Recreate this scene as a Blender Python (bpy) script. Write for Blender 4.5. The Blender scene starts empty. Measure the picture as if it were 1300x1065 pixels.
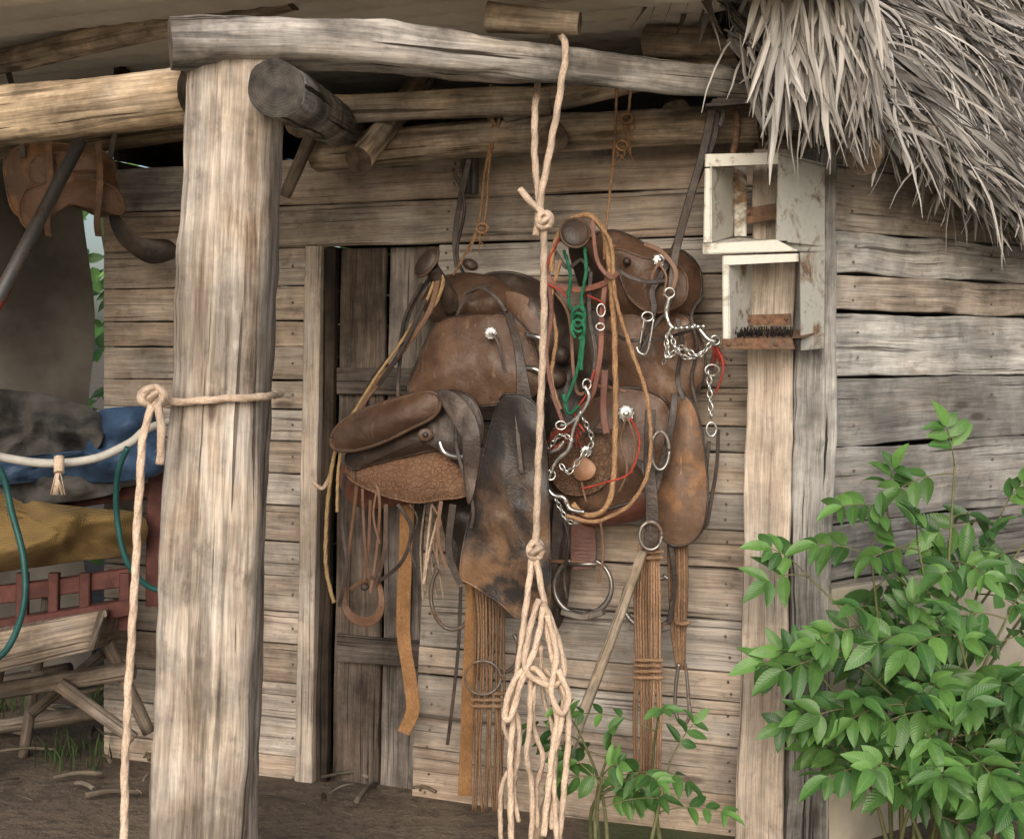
import bpy, math, random
import numpy as np
from mathutils import Vector, Matrix, noise
random.seed(7)
R=random.uniform
scene=bpy.context.scene
# ---------------------------------------------------------------- survey helpers
FOC=1700.0; EYE=1.5
def P(u,v,d):
    """bearing (u,v) sighted from the station, at distance d -> metres"""
    return np.array(((u-650)/FOC*d, d, EYE-(v-440)/FOC*d))
def dw(u): return 1.0/(0.25-5.07e-5*(1040-u))          # plane of the front wall
def W(u,v,o=0.0): return P(u,v,dw(u)-o)
def dr(u): return 1.0/(0.25-(0.25-1/4.6)*(u-1052)/248.0)  # plane of the gable wall
NF=np.array((-.35,-.937,0)); NR=np.array((.60,-.80,0))
def nrm(a):
    l=np.linalg.norm(a); return a/l if l>1e-9 else np.array((0,0,1.))
def catmull(pts,n=8,closed=False):
    p=np.array([np.array(q,dtype=float) for q in pts]); m=len(p)
    if m<3 and not closed:
        return np.array([p[0]+(p[1]-p[0])*t for t in np.linspace(0,1,n+1)])
    out=[]
    rng=range(m if closed else m-1)
    for i in rng:
        if closed: a,b,c,d=p[(i-1)%m],p[i],p[(i+1)%m],p[(i+2)%m]
        else: a,b,c,d=p[max(i-1,0)],p[i],p[i+1],p[min(i+2,m-1)]
        for k in range(n):
            t=k/n
            out.append(.5*((2*b)+(c-a)*t+(2*a-5*b+4*c-d)*t*t+(3*b-a-3*c+d)*t**3))
    if not closed: out.append(p[-1])
    return np.array(out)
def resample(path,step):
    L=np.concatenate(([0],np.cumsum(np.linalg.norm(np.diff(path[:,:3],axis=0),axis=1))))
    n=max(2,int(L[-1]/step)+1); s=np.linspace(0,L[-1],n)
    return np.stack([np.interp(s,L,path[:,k]) for k in range(path.shape[1])],axis=1)
# ---------------------------------------------------------------- mesh builder
class MB:
    def __init__(s): s.v=[];s.f=[];s.uv=[];s.t=[];s.m=[];s.s=[]
    def face(s,idx,uv,t,m,sm): s.f.append(idx);s.uv.append(uv);s.t.append(t);s.m.append(m);s.s.append(sm)
    def rings(s,rings,us,vs,closed=True,t=(.5,.5,.5),m=0,sm=True,caps=True,capm=None):
        b=len(s.v); n=len(rings[0])
        for r in rings: s.v.extend([tuple(q) for q in r])
        k=n if closed else n-1
        for i in range(len(rings)-1):
            for j in range(k):
                j2=(j+1)%n
                s.face((b+i*n+j,b+i*n+j2,b+(i+1)*n+j2,b+(i+1)*n+j),
                       ((us[i],vs[j]),(us[i],vs[j+1]),(us[i+1],vs[j+1]),(us[i+1],vs[j])),t,m,sm)
        if caps and closed:
            cm=m if capm is None else capm
            for e,(i,rev) in enumerate(((0,True),(len(rings)-1,False))):
                r=np.array(rings[i]); c=r.mean(0); q=r-c
                ax=nrm(q[0]); w=q[n//4]-ax*np.dot(q[n//4],ax); ay=nrm(w)
                idx=[b+i*n+j for j in range(n)]; uv=[(float(np.dot(x,ax)),float(np.dot(x,ay))) for x in q]
                if rev: idx.reverse(); uv.reverse()
                s.face(tuple(idx),tuple(uv),t,cm,False)
    def obj(s,name,mats,parent=None):
        me=bpy.data.meshes.new(name); me.from_pydata(s.v,[],s.f)
        if not isinstance(mats,(list,tuple)): mats=[mats]
        for m in mats: me.materials.append(m)
        uvl=me.uv_layers.new(name='UVMap')
        uvl.data.foreach_set('uv',np.array([c for f in s.uv for p in f for c in p],dtype=np.float32))
        ca=me.color_attributes.new('tint','FLOAT_COLOR','CORNER')
        ca.data.foreach_set('color',np.array([c for f,t in zip(s.f,s.t) for _ in f for c in (t[0],t[1],t[2],1.)],dtype=np.float32))
        me.polygons.foreach_set('material_index',s.m); me.polygons.foreach_set('use_smooth',s.s)
        me.update()
        o=bpy.data.objects.new(name,me); scene.collection.objects.link(o)
        if parent: o.parent=parent
        return o
def empty(name):
    e=bpy.data.objects.new(name,None); scene.collection.objects.link(e); e.empty_display_size=.1; return e
def frames(path):
    n=len(path); T=[nrm(path[min(i+1,n-1)]-path[max(i-1,0)]) for i in range(n)]
    a=np.array((0,1.,0)) if abs(T[0][1])<.9 else np.array((1.,0,0))
    N=[nrm(a-T[0]*np.dot(a,T[0]))]
    for i in range(1,n):
        v=N[-1]-T[i]*np.dot(N[-1],T[i]); N.append(nrm(v))
    return T,N,[np.cross(T[i],N[i]) for i in range(n)]
def rt(): return (R(.8,1.15),R(0,1),R(0,1))
def tube(mb,pts,r,sides=8,n=8,step=None,t=None,m=0,capm=None,wob=0,smooth=True,closed=False,sq=0):
    pts=[np.array(p,dtype=float) for p in pts]
    if np.isscalar(r): r=[r]*len(pts)
    if len(r)!=len(pts): r=np.interp(np.linspace(0,1,len(pts)),np.linspace(0,1,len(r)),r)
    q=[np.append(p,rr) for p,rr in zip(pts,r)]
    pa=catmull(q,n,closed)
    if closed: pa=np.vstack([pa,pa[:1]])
    if step: pa=resample(pa,step)
    T,N,B=frames(pa[:,:3]); t=t or rt(); rings=[];us=[];L=0;u0=R(0,20);sd=R(0,50)
    for i,p in enumerate(pa):
        if i: L+=np.linalg.norm(p[:3]-pa[i-1][:3])
        ring=[]
        for j in range(sides):
            a=2*math.pi*j/sides; rr=p[3]
            if sq: rr*= (1/ (abs(math.cos(a))**sq+abs(math.sin(a))**sq)**(1/sq))*.92
            if wob:
                ca_,sa_=math.cos(a),math.sin(a)
                rr*=1+wob*noise.noise(Vector((ca_*1.2+sd,sa_*1.2,L*3)))+wob*.4*noise.noise(Vector((ca_*4+sd,sa_*4,L*14)))-wob*.55*max(0,noise.noise(Vector((ca_*7+sd,sa_*7,L*1.6)))-.15)
            ring.append(p[:3]+(N[i]*math.cos(a)+B[i]*math.sin(a))*rr)
        rings.append(ring);us.append(u0+L)
    v0=R(0,5); rm=float(np.mean(pa[:,3]))
    mb.rings(rings,us,[v0+2*math.pi*rm*j/sides for j in range(sides+1)],t=t,m=m,capm=capm,sm=smooth)
def rope(mb,pts,r=.008,pitch=None,n=8,t=None,m=0,strands=3,fuzz=True):
    """laid rope: three-lobed section that twists along its length"""
    pitch=pitch or r*7.5; pa=resample(catmull(pts,n),max(pitch/9,.0035)); T,N,B=frames(pa); t=t or rt()
    rings=[];us=[];L=0;S=12; u0=R(0,9); sd=R(0,99)
    for i,p in enumerate(pa):
        if i: L+=np.linalg.norm(p-pa[i-1])
        ph=2*math.pi*L/pitch/1.0
        w=np.array(noise.noise_vector(Vector((L*9,sd,0))))*r*.35
        ring=[]
        for j in range(S):
            a=2*math.pi*j/S
            rr=r*(.74+.32*abs(math.cos((a*strands-ph)/2.0)))
            ring.append(p+w+(N[i]*math.cos(a)+B[i]*math.sin(a))*rr)
        rings.append(ring);us.append(u0+L)
    mb.rings(rings,us,[2*math.pi*r*j/S for j in range(S+1)],t=t,m=m)
    if fuzz:
        for k in range(int(L*110)):
            i=random.randrange(len(pa)); a=R(0,6.28); o=N[i]*math.cos(a)+B[i]*math.sin(a)
            q=pa[i]+o*r*.8; e=q+o*R(.3,1)*r+T[i]*R(-1,1)*r*1.6
            s=T[i]*.0004; b=len(mb.v); mb.v.extend([tuple(q-s),tuple(q+s),tuple(e)])
            mb.face((b,b+1,b+2),((0,0),(0,0),(0,0)),t,m,False)
YA=np.array((0,1.,0))
def strap(mb,pts,w,th=.004,n=8,t=None,m=0,face=YA,tw=0,wob=.10):
    pts=[np.array(p,dtype=float) for p in pts]
    if np.isscalar(w): w=[w]*len(pts)
    pa=catmull([np.append(p,ww) for p,ww in zip(pts,w)],n); t=t or rt(); rings=[];us=[];L=0;u0=R(0,20);N_=len(pa)
    for i,p in enumerate(pa):
        if i: L+=np.linalg.norm(p[:3]-pa[i-1][:3])
        T=nrm(pa[min(i+1,N_-1)][:3]-pa[max(i-1,0)][:3]); X=np.cross(T,face)
        X=nrm(X) if np.linalg.norm(X)>.05 else np.array((1.,0,0)); Z=np.cross(X,T)
        a=tw*i/N_+.45*noise.noise(Vector((L*5,u0,0))); X,Z=X*math.cos(a)+Z*math.sin(a),Z*math.cos(a)-X*math.sin(a)
        hw=p[3]/2*(1+wob*noise.noise(Vector((L*8,u0,3)))); h=th/2; c=min(h*.7,.003)
        rings.append([p[:3]+X*x+Z*z for x,z in((-hw,-h+c),(-hw+c,-h),(hw-c,-h),(hw,-h+c),(hw,h-c),(hw-c,h),(-hw+c,h),(-hw,h-c))])
        us.append(u0+L)
    W0=float(np.mean(pa[:,3]));vs=[0,.002,W0,W0+.002,W0+.004,W0+.006,2*W0,2*W0+.002,2*W0+.004]
    mb.rings(rings,us,vs,t=t,m=m,sm=False)
def plank(mb,a0,b0,b1,a1,nv,th=.022,t=None,m=0,wob=.003,seg=.05):
    """quad a0->a1 (one long edge), b0->b1 (other long edge); grain runs 0->1"""
    a0,b0,b1,a1=[np.array(x,dtype=float) for x in (a0,b0,b1,a1)]; nv=nrm(np.array(nv,dtype=float))
    L=np.linalg.norm((a1+b1)/2-(a0+b0)/2); n=max(2,int(L/seg)); t=t or rt(); sd=R(0,99); rings=[];us=[];u0=R(0,30); c=.0035
    h=np.linalg.norm(a0-b0)
    for i in range(n+1):
        k=i/n; A=a0+(a1-a0)*k; B=b0+(b1-b0)*k; X=nrm(B-A); l=k*L
        A=A+X*wob*(noise.noise(Vector((sd,l*3,0)))*1.5+noise.noise(Vector((sd,l*17,0)))*.5); B=B+X*wob*(noise.noise(Vector((sd,l*3,9)))*1.5+noise.noise(Vector((sd,l*17,9)))*.5)
        o=nv*wob*noise.noise(Vector((sd,l*1.5,20)))
        rings.append([q+o for q in (A-nv*c,A+X*c,B-X*c,B-nv*c,B-nv*(th-c),B-X*c-nv*th,A+X*c-nv*th,A-nv*(th-c))]); us.append(u0+l)
    v0=R(0,9); vs=[v0+x for x in (0,c,h-c,h,h+th,h+th+c,2*h+th,2*h+th+c,2*h+2*th)]
    mb.rings(rings,us,vs,t=t,m=m,sm=False)
def ell(mb,c,rx,ry,rz,rot=None,t=None,m=0,nu=14,nv=9):
    c=np.array(c); rot=rot or Matrix.Identity(3); t=t or rt(); rings=[]
    for i in range(nv+1):
        a=-math.pi/2+math.pi*(i+.02)/(nv+.04)
        rings.append([c+np.array(rot@Vector((rx*math.cos(a)*math.cos(b),ry*math.cos(a)*math.sin(b),rz*math.sin(a)))) for b in [2*math.pi*j/nu for j in range(nu)]])
    mb.rings(rings,[i*.02 for i in range(nv+1)],[j*.02 for j in range(nu+1)],t=t,m=m)
def loop(mb,c,X,Z,rx,rz,r,t=None,m=0,n=18,sides=6):
    c=np.array(c);X=nrm(np.array(X,dtype=float));Z=nrm(np.array(Z,dtype=float))
    tube(mb,[c+X*rx*math.cos(a)+Z*rz*math.sin(a) for a in [2*math.pi*i/n for i in range(n)]],r,sides,2,closed=True,t=t,m=m)
def chain(mb,pts,L=.02,r=.0022,m=0,t=None):
    pa=resample(catmull(pts,10),L*.72)
    for i in range(len(pa)-1):
        T=nrm(pa[i+1]-pa[i]); a=np.cross(T,YA); a=nrm(a) if np.linalg.norm(a)>.1 else np.array((1.,0,0)); b=np.cross(T,a)
        X=a*.9+b*.4 if i%2 else b*.9-a*.4
        loop(mb,(pa[i]+pa[i+1])/2,T,X,L/2,L*.3,r,m=m,n=10,sides=5,t=t)
def flap(mb,out,off,bulge=.03,tilt=(0,0),th=.006,solid=0,wav=.006,m=0,t=None,edge=None,stitch=None,df=dw,n=6,edgem=None,pw=2.2):
    o=catmull([(x,y) for x,y in out],n,True); cx,cy=o.mean(0); t=t or rt(); sd=R(0,99)
    def pos(x,y,k,b):
        q=off+tilt[0]*(x-cx)/100+tilt[1]*(y-cy)/100
        w=noise.noise(Vector((x/45,y/45,sd)))*wav+noise.noise(Vector((x/18,y/18,sd)))*wav*.35
        return P(x,y,df(x)-q-bulge*(1-k**pw)+w*(1.3-k*.3)+b)
    ks=[1,.99,.96,.9,.82,.72,.6,.47,.34,.21,.09,.02]; N_=len(o)
    def ring(k,b): return [pos(cx+(x-cx)*k,cy+(y-cy)*k,k,b) for x,y in o]
    fr=[ring(k,th*.5 if k==1 else 0) for k in ks][::-1]
    bk=[ring(1,th)]
    if solid: bk=[ring(1,solid),ring(.05,solid+bulge)]
    else: bk+=[ring(k,th) for k in ks[2:]]
    rr=fr+bk
    b=len(mb.v)
    uvs=[]
    for k in ks[::-1]: uvs.append([((cx+(x-cx)*k)/420,(cy+(y-cy)*k)/420) for x,y in o])
    kb=[1,.05] if solid else [1]+ks[2:]
    for k in kb: uvs.append([((cx+(x-cx)*k)/420,(cy+(y-cy)*k)/420) for x,y in o])
    for r in rr: mb.v.extend([tuple(q) for q in r])
    for i in range(len(rr)-1):
        for j in range(N_):
            j2=(j+1)%N_
            mb.face((b+i*N_+j,b+i*N_+j2,b+(i+1)*N_+j2,b+(i+1)*N_+j),(uvs[i][j],uvs[i][j2],uvs[i+1][j2],uvs[i+1][j]),t,m,True)
    mb.face(tuple(b+j for j in range(N_))[::-1],tuple(uvs[0])[::-1],t,m,True)
    if edge: tube(mb,[pos(cx+(x-cx)*.99,cy+(y-cy)*.99,.99,-.001) for x,y in o[::2]],edge,6,2,closed=True,m=m if edgem is None else edgem,t=t)
    if stitch is not None:
        k=.93; pts=np.array([pos(cx+(x-cx)*k,cy+(y-cy)*k,k,-.0018) for x,y in o]); pts=resample(np.vstack([pts,pts[:1]]),.0045)
        for i in range(0,len(pts)-1,2):
            tube(mb,[pts[i],pts[i+1]],.0010,4,1,m=stitch,t=(R(.3,.8),.5,.5))
# ---------------------------------------------------------------- materials
def M_(name):
    m=bpy.data.materials.new(name); m.use_nodes=True; nt=m.node_tree; return m,nt,nt.nodes['Principled BSDF']
class G:
    def __init__(s,nt): s.nt=nt
    def n(s,ty,**k):
        x=s.nt.nodes.new(ty)
        for a,b in k.items(): setattr(x,a,b)
        return x
    def L(s,a,b): s.nt.links.new(a,b)
    def set(s,sock,val):
        if isinstance(val,bpy.types.NodeSocket): s.L(val,sock)
        elif isinstance(val,(tuple,list)) and len(val)==3 and sock.type=='RGBA': sock.default_value=(*val,1)
        else: sock.default_value=val
    def mix(s,f,a,b,bl='MIX'):
        x=s.n('ShaderNodeMix',data_type='RGBA',blend_type=bl); s.set(x.inputs[0],f); s.set(x.inputs[6],a); s.set(x.inputs[7],b); return x.outputs[2]
    def math(s,op,a,b=0.,c=0.,clamp=False):
        x=s.n('ShaderNodeMath',operation=op,use_clamp=clamp); s.set(x.inputs[0],a); s.set(x.inputs[1],b); s.set(x.inputs[2],c); return x.outputs[0]
    def mp(s,vec,sc):
        x=s.n('ShaderNodeMapping'); s.L(vec,x.inputs[0]); x.inputs['Scale'].default_value=sc; return x.outputs[0]
    def noise(s,vec,scale=1,detail=4,rough=.55,dist=0):
        x=s.n('ShaderNodeTexNoise'); s.L(vec,x.inputs['Vector']); x.inputs['Scale'].default_value=scale; x.inputs['Detail'].default_value=detail
        x.inputs['Roughness'].default_value=rough; x.inputs['Distortion'].default_value=dist; return x.outputs[0]
    def vor(s,vec,scale=1,feature='F1'):
        x=s.n('ShaderNodeTexVoronoi',feature=feature); s.L(vec,x.inputs['Vector']); x.inputs['Scale'].default_value=scale; return x.outputs[0]
    def mr(s,v,a,b,c=0.,d=1.):
        x=s.n('ShaderNodeMapRange'); s.set(x.inputs[0],v); x.inputs[1].default_value=a; x.inputs[2].default_value=b; x.inputs[3].default_value=c; x.inputs[4].default_value=d; return x.outputs[0]
    def tint(s):
        a=s.n('ShaderNodeAttribute',attribute_name='tint'); q=s.n('ShaderNodeSeparateColor'); s.L(a.outputs['Color'],q.inputs[0]); return q.outputs
    def uv3(s,t2):
        tc=s.n('ShaderNodeTexCoord'); sp=s.n('ShaderNodeSeparateXYZ'); s.L(tc.outputs['UV'],sp.inputs[0]); c=s.n('ShaderNodeCombineXYZ')
        s.L(sp.outputs[0],c.inputs[0]); s.L(sp.outputs[1],c.inputs[1]); s.L(s.math('MULTIPLY',t2,37.),c.inputs[2]); return c.outputs[0]
    def obj(s): return s.n('ShaderNodeTexCoord').outputs['Object']
    def bump(s,h,st,dist,bs):
        x=s.n('ShaderNodeBump'); s.L(h,x.inputs['Height']); x.inputs['Strength'].default_value=st; x.inputs['Distance'].default_value=dist; s.L(x.outputs[0],bs.inputs['Normal'])
    def val(s,c,v):
        x=s.n('ShaderNodeVectorMath',operation='SCALE'); s.set(x.inputs[0],c); s.set(x.inputs['Scale'],v); return x.outputs[0]
def wood(name,dark,light,grey,ga=.6,v=55,rough=.85,knots=True,stain=.55,crack=.8,contrast=1.,streak=.5,bd=.0045):
    m,nt,bs=M_(name); g=G(nt); t=g.tint(); uv=g.uv3(t[2])
    n1=g.noise(g.mp(uv,(2.6,v*1.5,1)),1,5,.72,.4); n2=g.noise(g.mp(uv,(1.1,13,1)),1,4,.6,1.6); n3=g.noise(g.mp(uv,(2.6,7,1)),1,4,.65,.8)
    n4=g.noise(g.mp(uv,(1.2,v*1.5,1)),1,3,.55,.25); n5=g.noise(g.obj(),4.2,5,.65); n6=g.noise(g.mp(uv,(9,v*6,1)),1,2,.6); n7=g.noise(g.mp(uv,(14,26,1)),1,4,.7)
    f=g.math('ADD',g.math('MULTIPLY',n1,.55),g.math('MULTIPLY',n2,.45)); f=g.mr(f,.5-.12/contrast,.5+.12/contrast)
    c=g.mix(f,dark,light)
    c=g.mix(g.math('MULTIPLY',g.mr(g.math('ADD',g.math('MULTIPLY',t[1],.5),n3),.50,.95),ga,clamp=True),c,g.mix(f,tuple(x*.5 for x in grey),grey))
    st=g.mr(n5,.40,.60,1-stain,1.05); st=g.math('MULTIPLY',st,g.mr(n6,.35,.65,.78,1.12)); st=g.math('MULTIPLY',st,g.mr(n7,.56,.72,1.,.62))
    sk=g.noise(g.mp(uv,(.9,22,1)),1,4,.65,1.); st=g.math('MULTIPLY',st,g.mr(sk,.55,.66,1.,1-streak))
    c=g.val(c,st)
    cr=g.mr(n4,.335,.37,1.,0.); c=g.mix(g.math('MULTIPLY',cr,crack),c,tuple(x*.2 for x in dark))
    if knots:
        k=g.vor(g.mp(uv,(2.3,7.5,1)),1); kk=g.mr(k,.06,.12,1.,0.); c=g.mix(g.math('MULTIPLY',kk,.75),c,tuple(x*.3 for x in dark))
    c=g.val(c,t[0]); g.L(c,bs.inputs['Base Color']); bs.inputs['Roughness'].default_value=rough; bs.inputs['Specular IOR Level'].default_value=.2
    h=g.math('SUBTRACT',g.math('ADD',g.math('MULTIPLY',n1,.7),g.math('MULTIPLY',n6,.3)),cr); g.bump(h,.8,bd,bs); return m
def endgrain(name,c0,c1):
    m,nt,bs=M_(name); g=G(nt); uv=g.n('ShaderNodeTexCoord').outputs['UV']
    ln=g.n('ShaderNodeVectorMath',operation='LENGTH'); g.L(uv,ln.inputs[0]); n=g.noise(uv,40,4)
    w=g.math('SINE',g.math('MULTIPLY',g.math('ADD',ln.outputs['Value'],g.math('MULTIPLY',n,.006)),900.))
    c=g.mix(g.mr(w,-1,1,.25,.75),c0,c1); c=g.mix(g.mr(g.noise(uv,25,5),.35,.65),tuple(x*.35 for x in c0),c)
    g.L(c,bs.inputs['Base Color']); bs.inputs['Roughness'].default_value=.9; g.bump(w,.2,.001,bs); return m
def leather(name,base,wear,rough=.42,wa=.6,tool=0,spec=.45,ws=7,fade=None,haze=.25):
    m,nt,bs=M_(name); g=G(nt); t=g.tint(); ob=g.obj()
    n1=g.noise(ob,ws,6,.62,.4); n2=g.noise(ob,38,5,.6); n3=g.noise(ob,2.6*ws,4,.7,1.2); v=g.vor(ob,420)
    wv=g.mr(n1,.48,.68)
    if fade:   # wear concentrated low down on the piece, where it rubs
        sp=g.n('ShaderNodeSeparateXYZ'); g.L(ob,sp.inputs[0]); wv=g.math('MULTIPLY',g.mr(n1,.42,.62),g.mr(sp.outputs[2],fade[0],fade[1]))
    c=g.mix(g.math('MULTIPLY',wv,wa),base,wear)
    c=g.mix(g.mr(n3,.55,.75,0,.55),c,tuple(x*.35 for x in base)); c=g.mix(g.mr(n2,.60,.8,0,.3),c,tuple(min(1,x*1.5+.02) for x in base if True) if fade else tuple(min(1,x*1.5+.02) for x in wear))
    c=g.mix(g.mr(g.noise(ob,11,5,.7),.5,.75,0,haze),c,(.24,.19,.15))
    if not fade:
        sc=g.noise(g.mp(ob,(60,60,9)),1,3,.6,.6); c=g.mix(g.mr(sc,.66,.72,0,.4),c,tuple(min(1,x*1.5+.03) for x in wear))
    h=g.math('ADD',g.math('MULTIPLY',v,.25),g.math('ADD',g.math('MULTIPLY',n2,.8),g.math('MULTIPLY',n3,1.3)))
    if tool:
        tv=g.vor(ob,62,'DISTANCE_TO_EDGE'); tm=g.mr(tv,0.,.12); w2=g.mr(g.noise(ob,90,2,.5,2.5),.45,.55)
        c=g.mix(g.math('MULTIPLY',g.math('SUBTRACT',1.,tm),.38),c,tuple(x*.35 for x in base)); h=g.math('ADD',h,g.math('ADD',g.math('MULTIPLY',tm,1.2),g.math('MULTIPLY',w2,.6)))
    g.L(g.val(c,t[0]),bs.inputs['Base Color']); g.L(g.mr(n3,.3,.7,rough-.08,rough+.2),bs.inputs['Roughness']); bs.inputs['Specular IOR Level'].default_value=spec
    g.bump(h,.6,.004,bs); return m
def fibre(name,c0,c1,rough=.95,sc=120):
    m,nt,bs=M_(name); g=G(nt); t=g.tint(); uv=g.uv3(t[2]); n=g.noise(g.mp(uv,(sc,sc*3,1)),1,3,.6); n2=g.noise(g.obj(),14,4)
    c=g.mix(g.mr(n,.35,.65),c0,c1); c=g.mix(g.mr(n2,.45,.75,0,.5),c,tuple(x*.5 for x in c0)); g.L(g.val(c,t[0]),bs.inputs['Base Color'])
    bs.inputs['Roughness'].default_value=rough; bs.inputs['Specular IOR Level'].default_value=.15; g.bump(n,.5,.001,bs); return m
def metal(name,base,rust,ra=.5,rough=.4,met=.8,sc=14):
    m,nt,bs=M_(name); g=G(nt); ob=g.obj(); n=g.noise(ob,sc,7,.68,.6); n2=g.noise(ob,60,4)
    k=g.mr(n,.62-ra*.3,.70-ra*.2); c=g.mix(k,base,g.mix(g.mr(n2,.35,.65),rust,tuple(x*.4 for x in rust))); c=g.mix(g.mr(n2,.5,.8,0,.3),c,tuple(x*.5 for x in base))
    g.L(c,bs.inputs['Base Color']); g.L(g.math('MULTIPLY',g.math('SUBTRACT',1.,k),met),bs.inputs['Metallic']); g.L(g.mr(k,0,1,rough,.9),bs.inputs['Roughness']); g.bump(n,.3,.002,bs); return m
def plain(name,c0,c1,sc=10,rough=.8,bump=.3,bd=.004,spec=.3,dist=0):
    m,nt,bs=M_(name); g=G(nt); t=g.tint(); n=g.noise(g.obj(),sc,5,.6,dist); c=g.mix(g.mr(n,.35,.65),c0,c1); g.L(g.val(c,t[0]),bs.inputs['Base Color'])
    bs.inputs['Roughness'].default_value=rough; bs.inputs['Specular IOR Level'].default_value=spec; g.bump(n,bump,bd,bs); return m
m_board=wood('weathered_board',(.37,.275,.205),(.70,.575,.45),(.64,.60,.55),.85,stain=.38,streak=.28,contrast=.85,crack=.7,bd=.003)
m_gable=wood('gable_board',(.36,.29,.23),(.68,.58,.48),(.70,.68,.64),1.,v=45,stain=.42,streak=.35,bd=.003)
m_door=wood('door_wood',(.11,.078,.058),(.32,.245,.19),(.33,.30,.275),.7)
m_post=wood('bleached_post',(.24,.165,.11),(.64,.535,.42),(.62,.58,.53),.9,v=30,stain=.45,streak=.5,contrast=1.05)
m_log=wood('debarked_log',(.26,.175,.105),(.64,.50,.34),(.56,.52,.46),.65,v=26,stain=.55,streak=.5)
m_beam=wood('grey_beam',(.17,.13,.10),(.54,.46,.375),(.56,.53,.49),.95,v=34,stain=.62,crack=1,streak=.7,contrast=1.2)
m_greypost=wood('grey_post',(.13,.115,.10),(.36,.325,.285),(.44,.425,.40),.95,v=50,crack=1)
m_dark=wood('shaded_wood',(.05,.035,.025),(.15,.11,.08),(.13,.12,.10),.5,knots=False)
m_end=endgrain('log_end',(.13,.09,.06),(.22,.16,.11))
m_endd=endgrain('log_end_dark',(.060,.052,.045),(.10,.085,.07))
m_roof=plain('fibre_cement_roof',(.70,.65,.55),(.84,.79,.69),5,.9,.3)
m_l_brown=leather('leather_brown',(.090,.050,.032),(.205,.120,.073),.36)
m_l_dark=leather('leather_dark',(.028,.020,.0165),(.080,.050,.036),.34)
m_l_fend=leather('leather_fender',(.024,.020,.019),(.21,.12,.065),.30,.85,ws=9,fade=(1.20,.78),haze=.10)
m_l_tan=leather('leather_tooled',(.22,.115,.065),(.34,.21,.125),.5,.5,tool=1)
m_l_red=leather('leather_red',(.12,.042,.028),(.21,.09,.055),.4)
m_l_worn=leather('leather_worn',(.12,.072,.046),(.36,.17,.065),.5,.85,ws=6)
m_l_strap=leather('leather_strap',(.17,.088,.05),(.29,.17,.10),.5)
m_stitch=plain('stitching',(.30,.22,.14),(.40,.30,.19),50)
m_rope=fibre('sisal_rope',(.42,.31,.225),(.70,.56,.44))
m_rope2=fibre('braided_rein',(.22,.12,.065),(.46,.29,.16))
m_ropey=fibre('yellow_cord',(.30,.19,.09),(.52,.37,.19))
m_green=fibre('green_cord',(.02,.10,.055),(.04,.21,.11)); m_redc=fibre('red_cord',(.27,.035,.025),(.42,.075,.05))
m_web=fibre('webbing_orange',(.26,.135,.06),(.42,.235,.11)); m_girth=fibre('girth_cord',(.16,.095,.055),(.34,.215,.135))
m_steel=metal('bright_steel',(.55,.55,.53),(.20,.12,.07),.3,.3,1.,30); m_iron=metal('rusty_iron',(.20,.18,.16),(.17,.09,.05),.55,.5,.8)
m_galv=metal('galvanised_sheet',(.56,.55,.49),(.26,.16,.09),.40,.5,.2,9); m_rust=metal('rust_plate',(.13,.09,.065),(.21,.11,.06),.9,.7,.5)
# ================================================================ THE SHED
shed=empty('wooden_shed')
zw=lambda v:EYE-(v-440)/FOC*dw(940)
def wallpt(u,z,o=0.):     # point on front wall plane at bearing u, height z
    p=P(u,440,dw(u)); p=p.copy(); p[2]=z; return p+NF*o
def tb(lo=.8,hi=1.15): return (R(lo,hi),R(0,1),R(0,1))
mb=MB()
edges=[170,236,297,346,397,442,492,541,574,626,674,722,788,855,892,950,1010,1075,1120]
for i,(a,b) in enumerate(zip(edges[:-1],edges[1:])):
    f=lambda v:(558-(v-296)*.046) if v>290 else 350
    g_=.0035; za,zb=zw(a)-g_,zw(b)
    t=tb(.74,1.08)
    o=R(-.005,.008); tl=R(-.006,.006)
    if b<=300:
        plank(mb,wallpt(352,za,o),wallpt(352,zb,o),wallpt(985,zb,o),wallpt(985,za,o),NF,.024,t)
    else: plank(mb,wallpt(f(a),za-tl,o),wallpt(f(b),zb,o),wallpt(985,zb,o),wallpt(985,za,o),NF,.024,t)
e2=[297,352,402,440,488,530,575,622,668,720,770,822,868,925,975,1030,1090,1120]
for a,b in zip(e2[:-1],e2[1:]):
    plank(mb,wallpt(132,zw(a)-.004),wallpt(132,zw(b)),wallpt(388,zw(b)),wallpt(388,zw(a)-.004),NF,.022,tb(.65,.95))
for a,b in ((170,236),(236,297)):
    plank(mb,wallpt(132,zw(a)-.004),wallpt(132,zw(b)),wallpt(351,zw(b)),wallpt(351,zw(a)-.004),NF,.022,tb(.6,.9))
mb.obj('front_wall_boards',m_board,shed)
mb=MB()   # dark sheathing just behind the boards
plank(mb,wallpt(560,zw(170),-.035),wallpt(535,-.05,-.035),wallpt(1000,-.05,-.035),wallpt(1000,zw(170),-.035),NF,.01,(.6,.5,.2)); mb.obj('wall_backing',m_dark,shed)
mb=MB()
def vpost(mb,u0,u1,v0,v1,o,th,lean=0,t=None,m=0):
    q=[wallpt(u0,zw(v0),o),wallpt(u1,zw(v0),o),wallpt(u1-lean,zw(v1),o),wallpt(u0-lean,zw(v1),o)]
    plank(mb,q[0],q[1],q[2],q[3],NF,th,t,m,.004)
vpost(mb,389,410,297,1120,.012,.09,14,(1.0,.4,.3))
mb.obj('door_jamb',m_board,shed)
mb=MB()
vpost(mb,424,482,300,1120,-.05,.02,12,(.62,.2,.3)); vpost(mb,484,520,300,1120,-.06,.02,12,(1.1,.9,.6)); vpost(mb,521,566,300,1120,-.055,.02,14,(.95,.7,.9))
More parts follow.
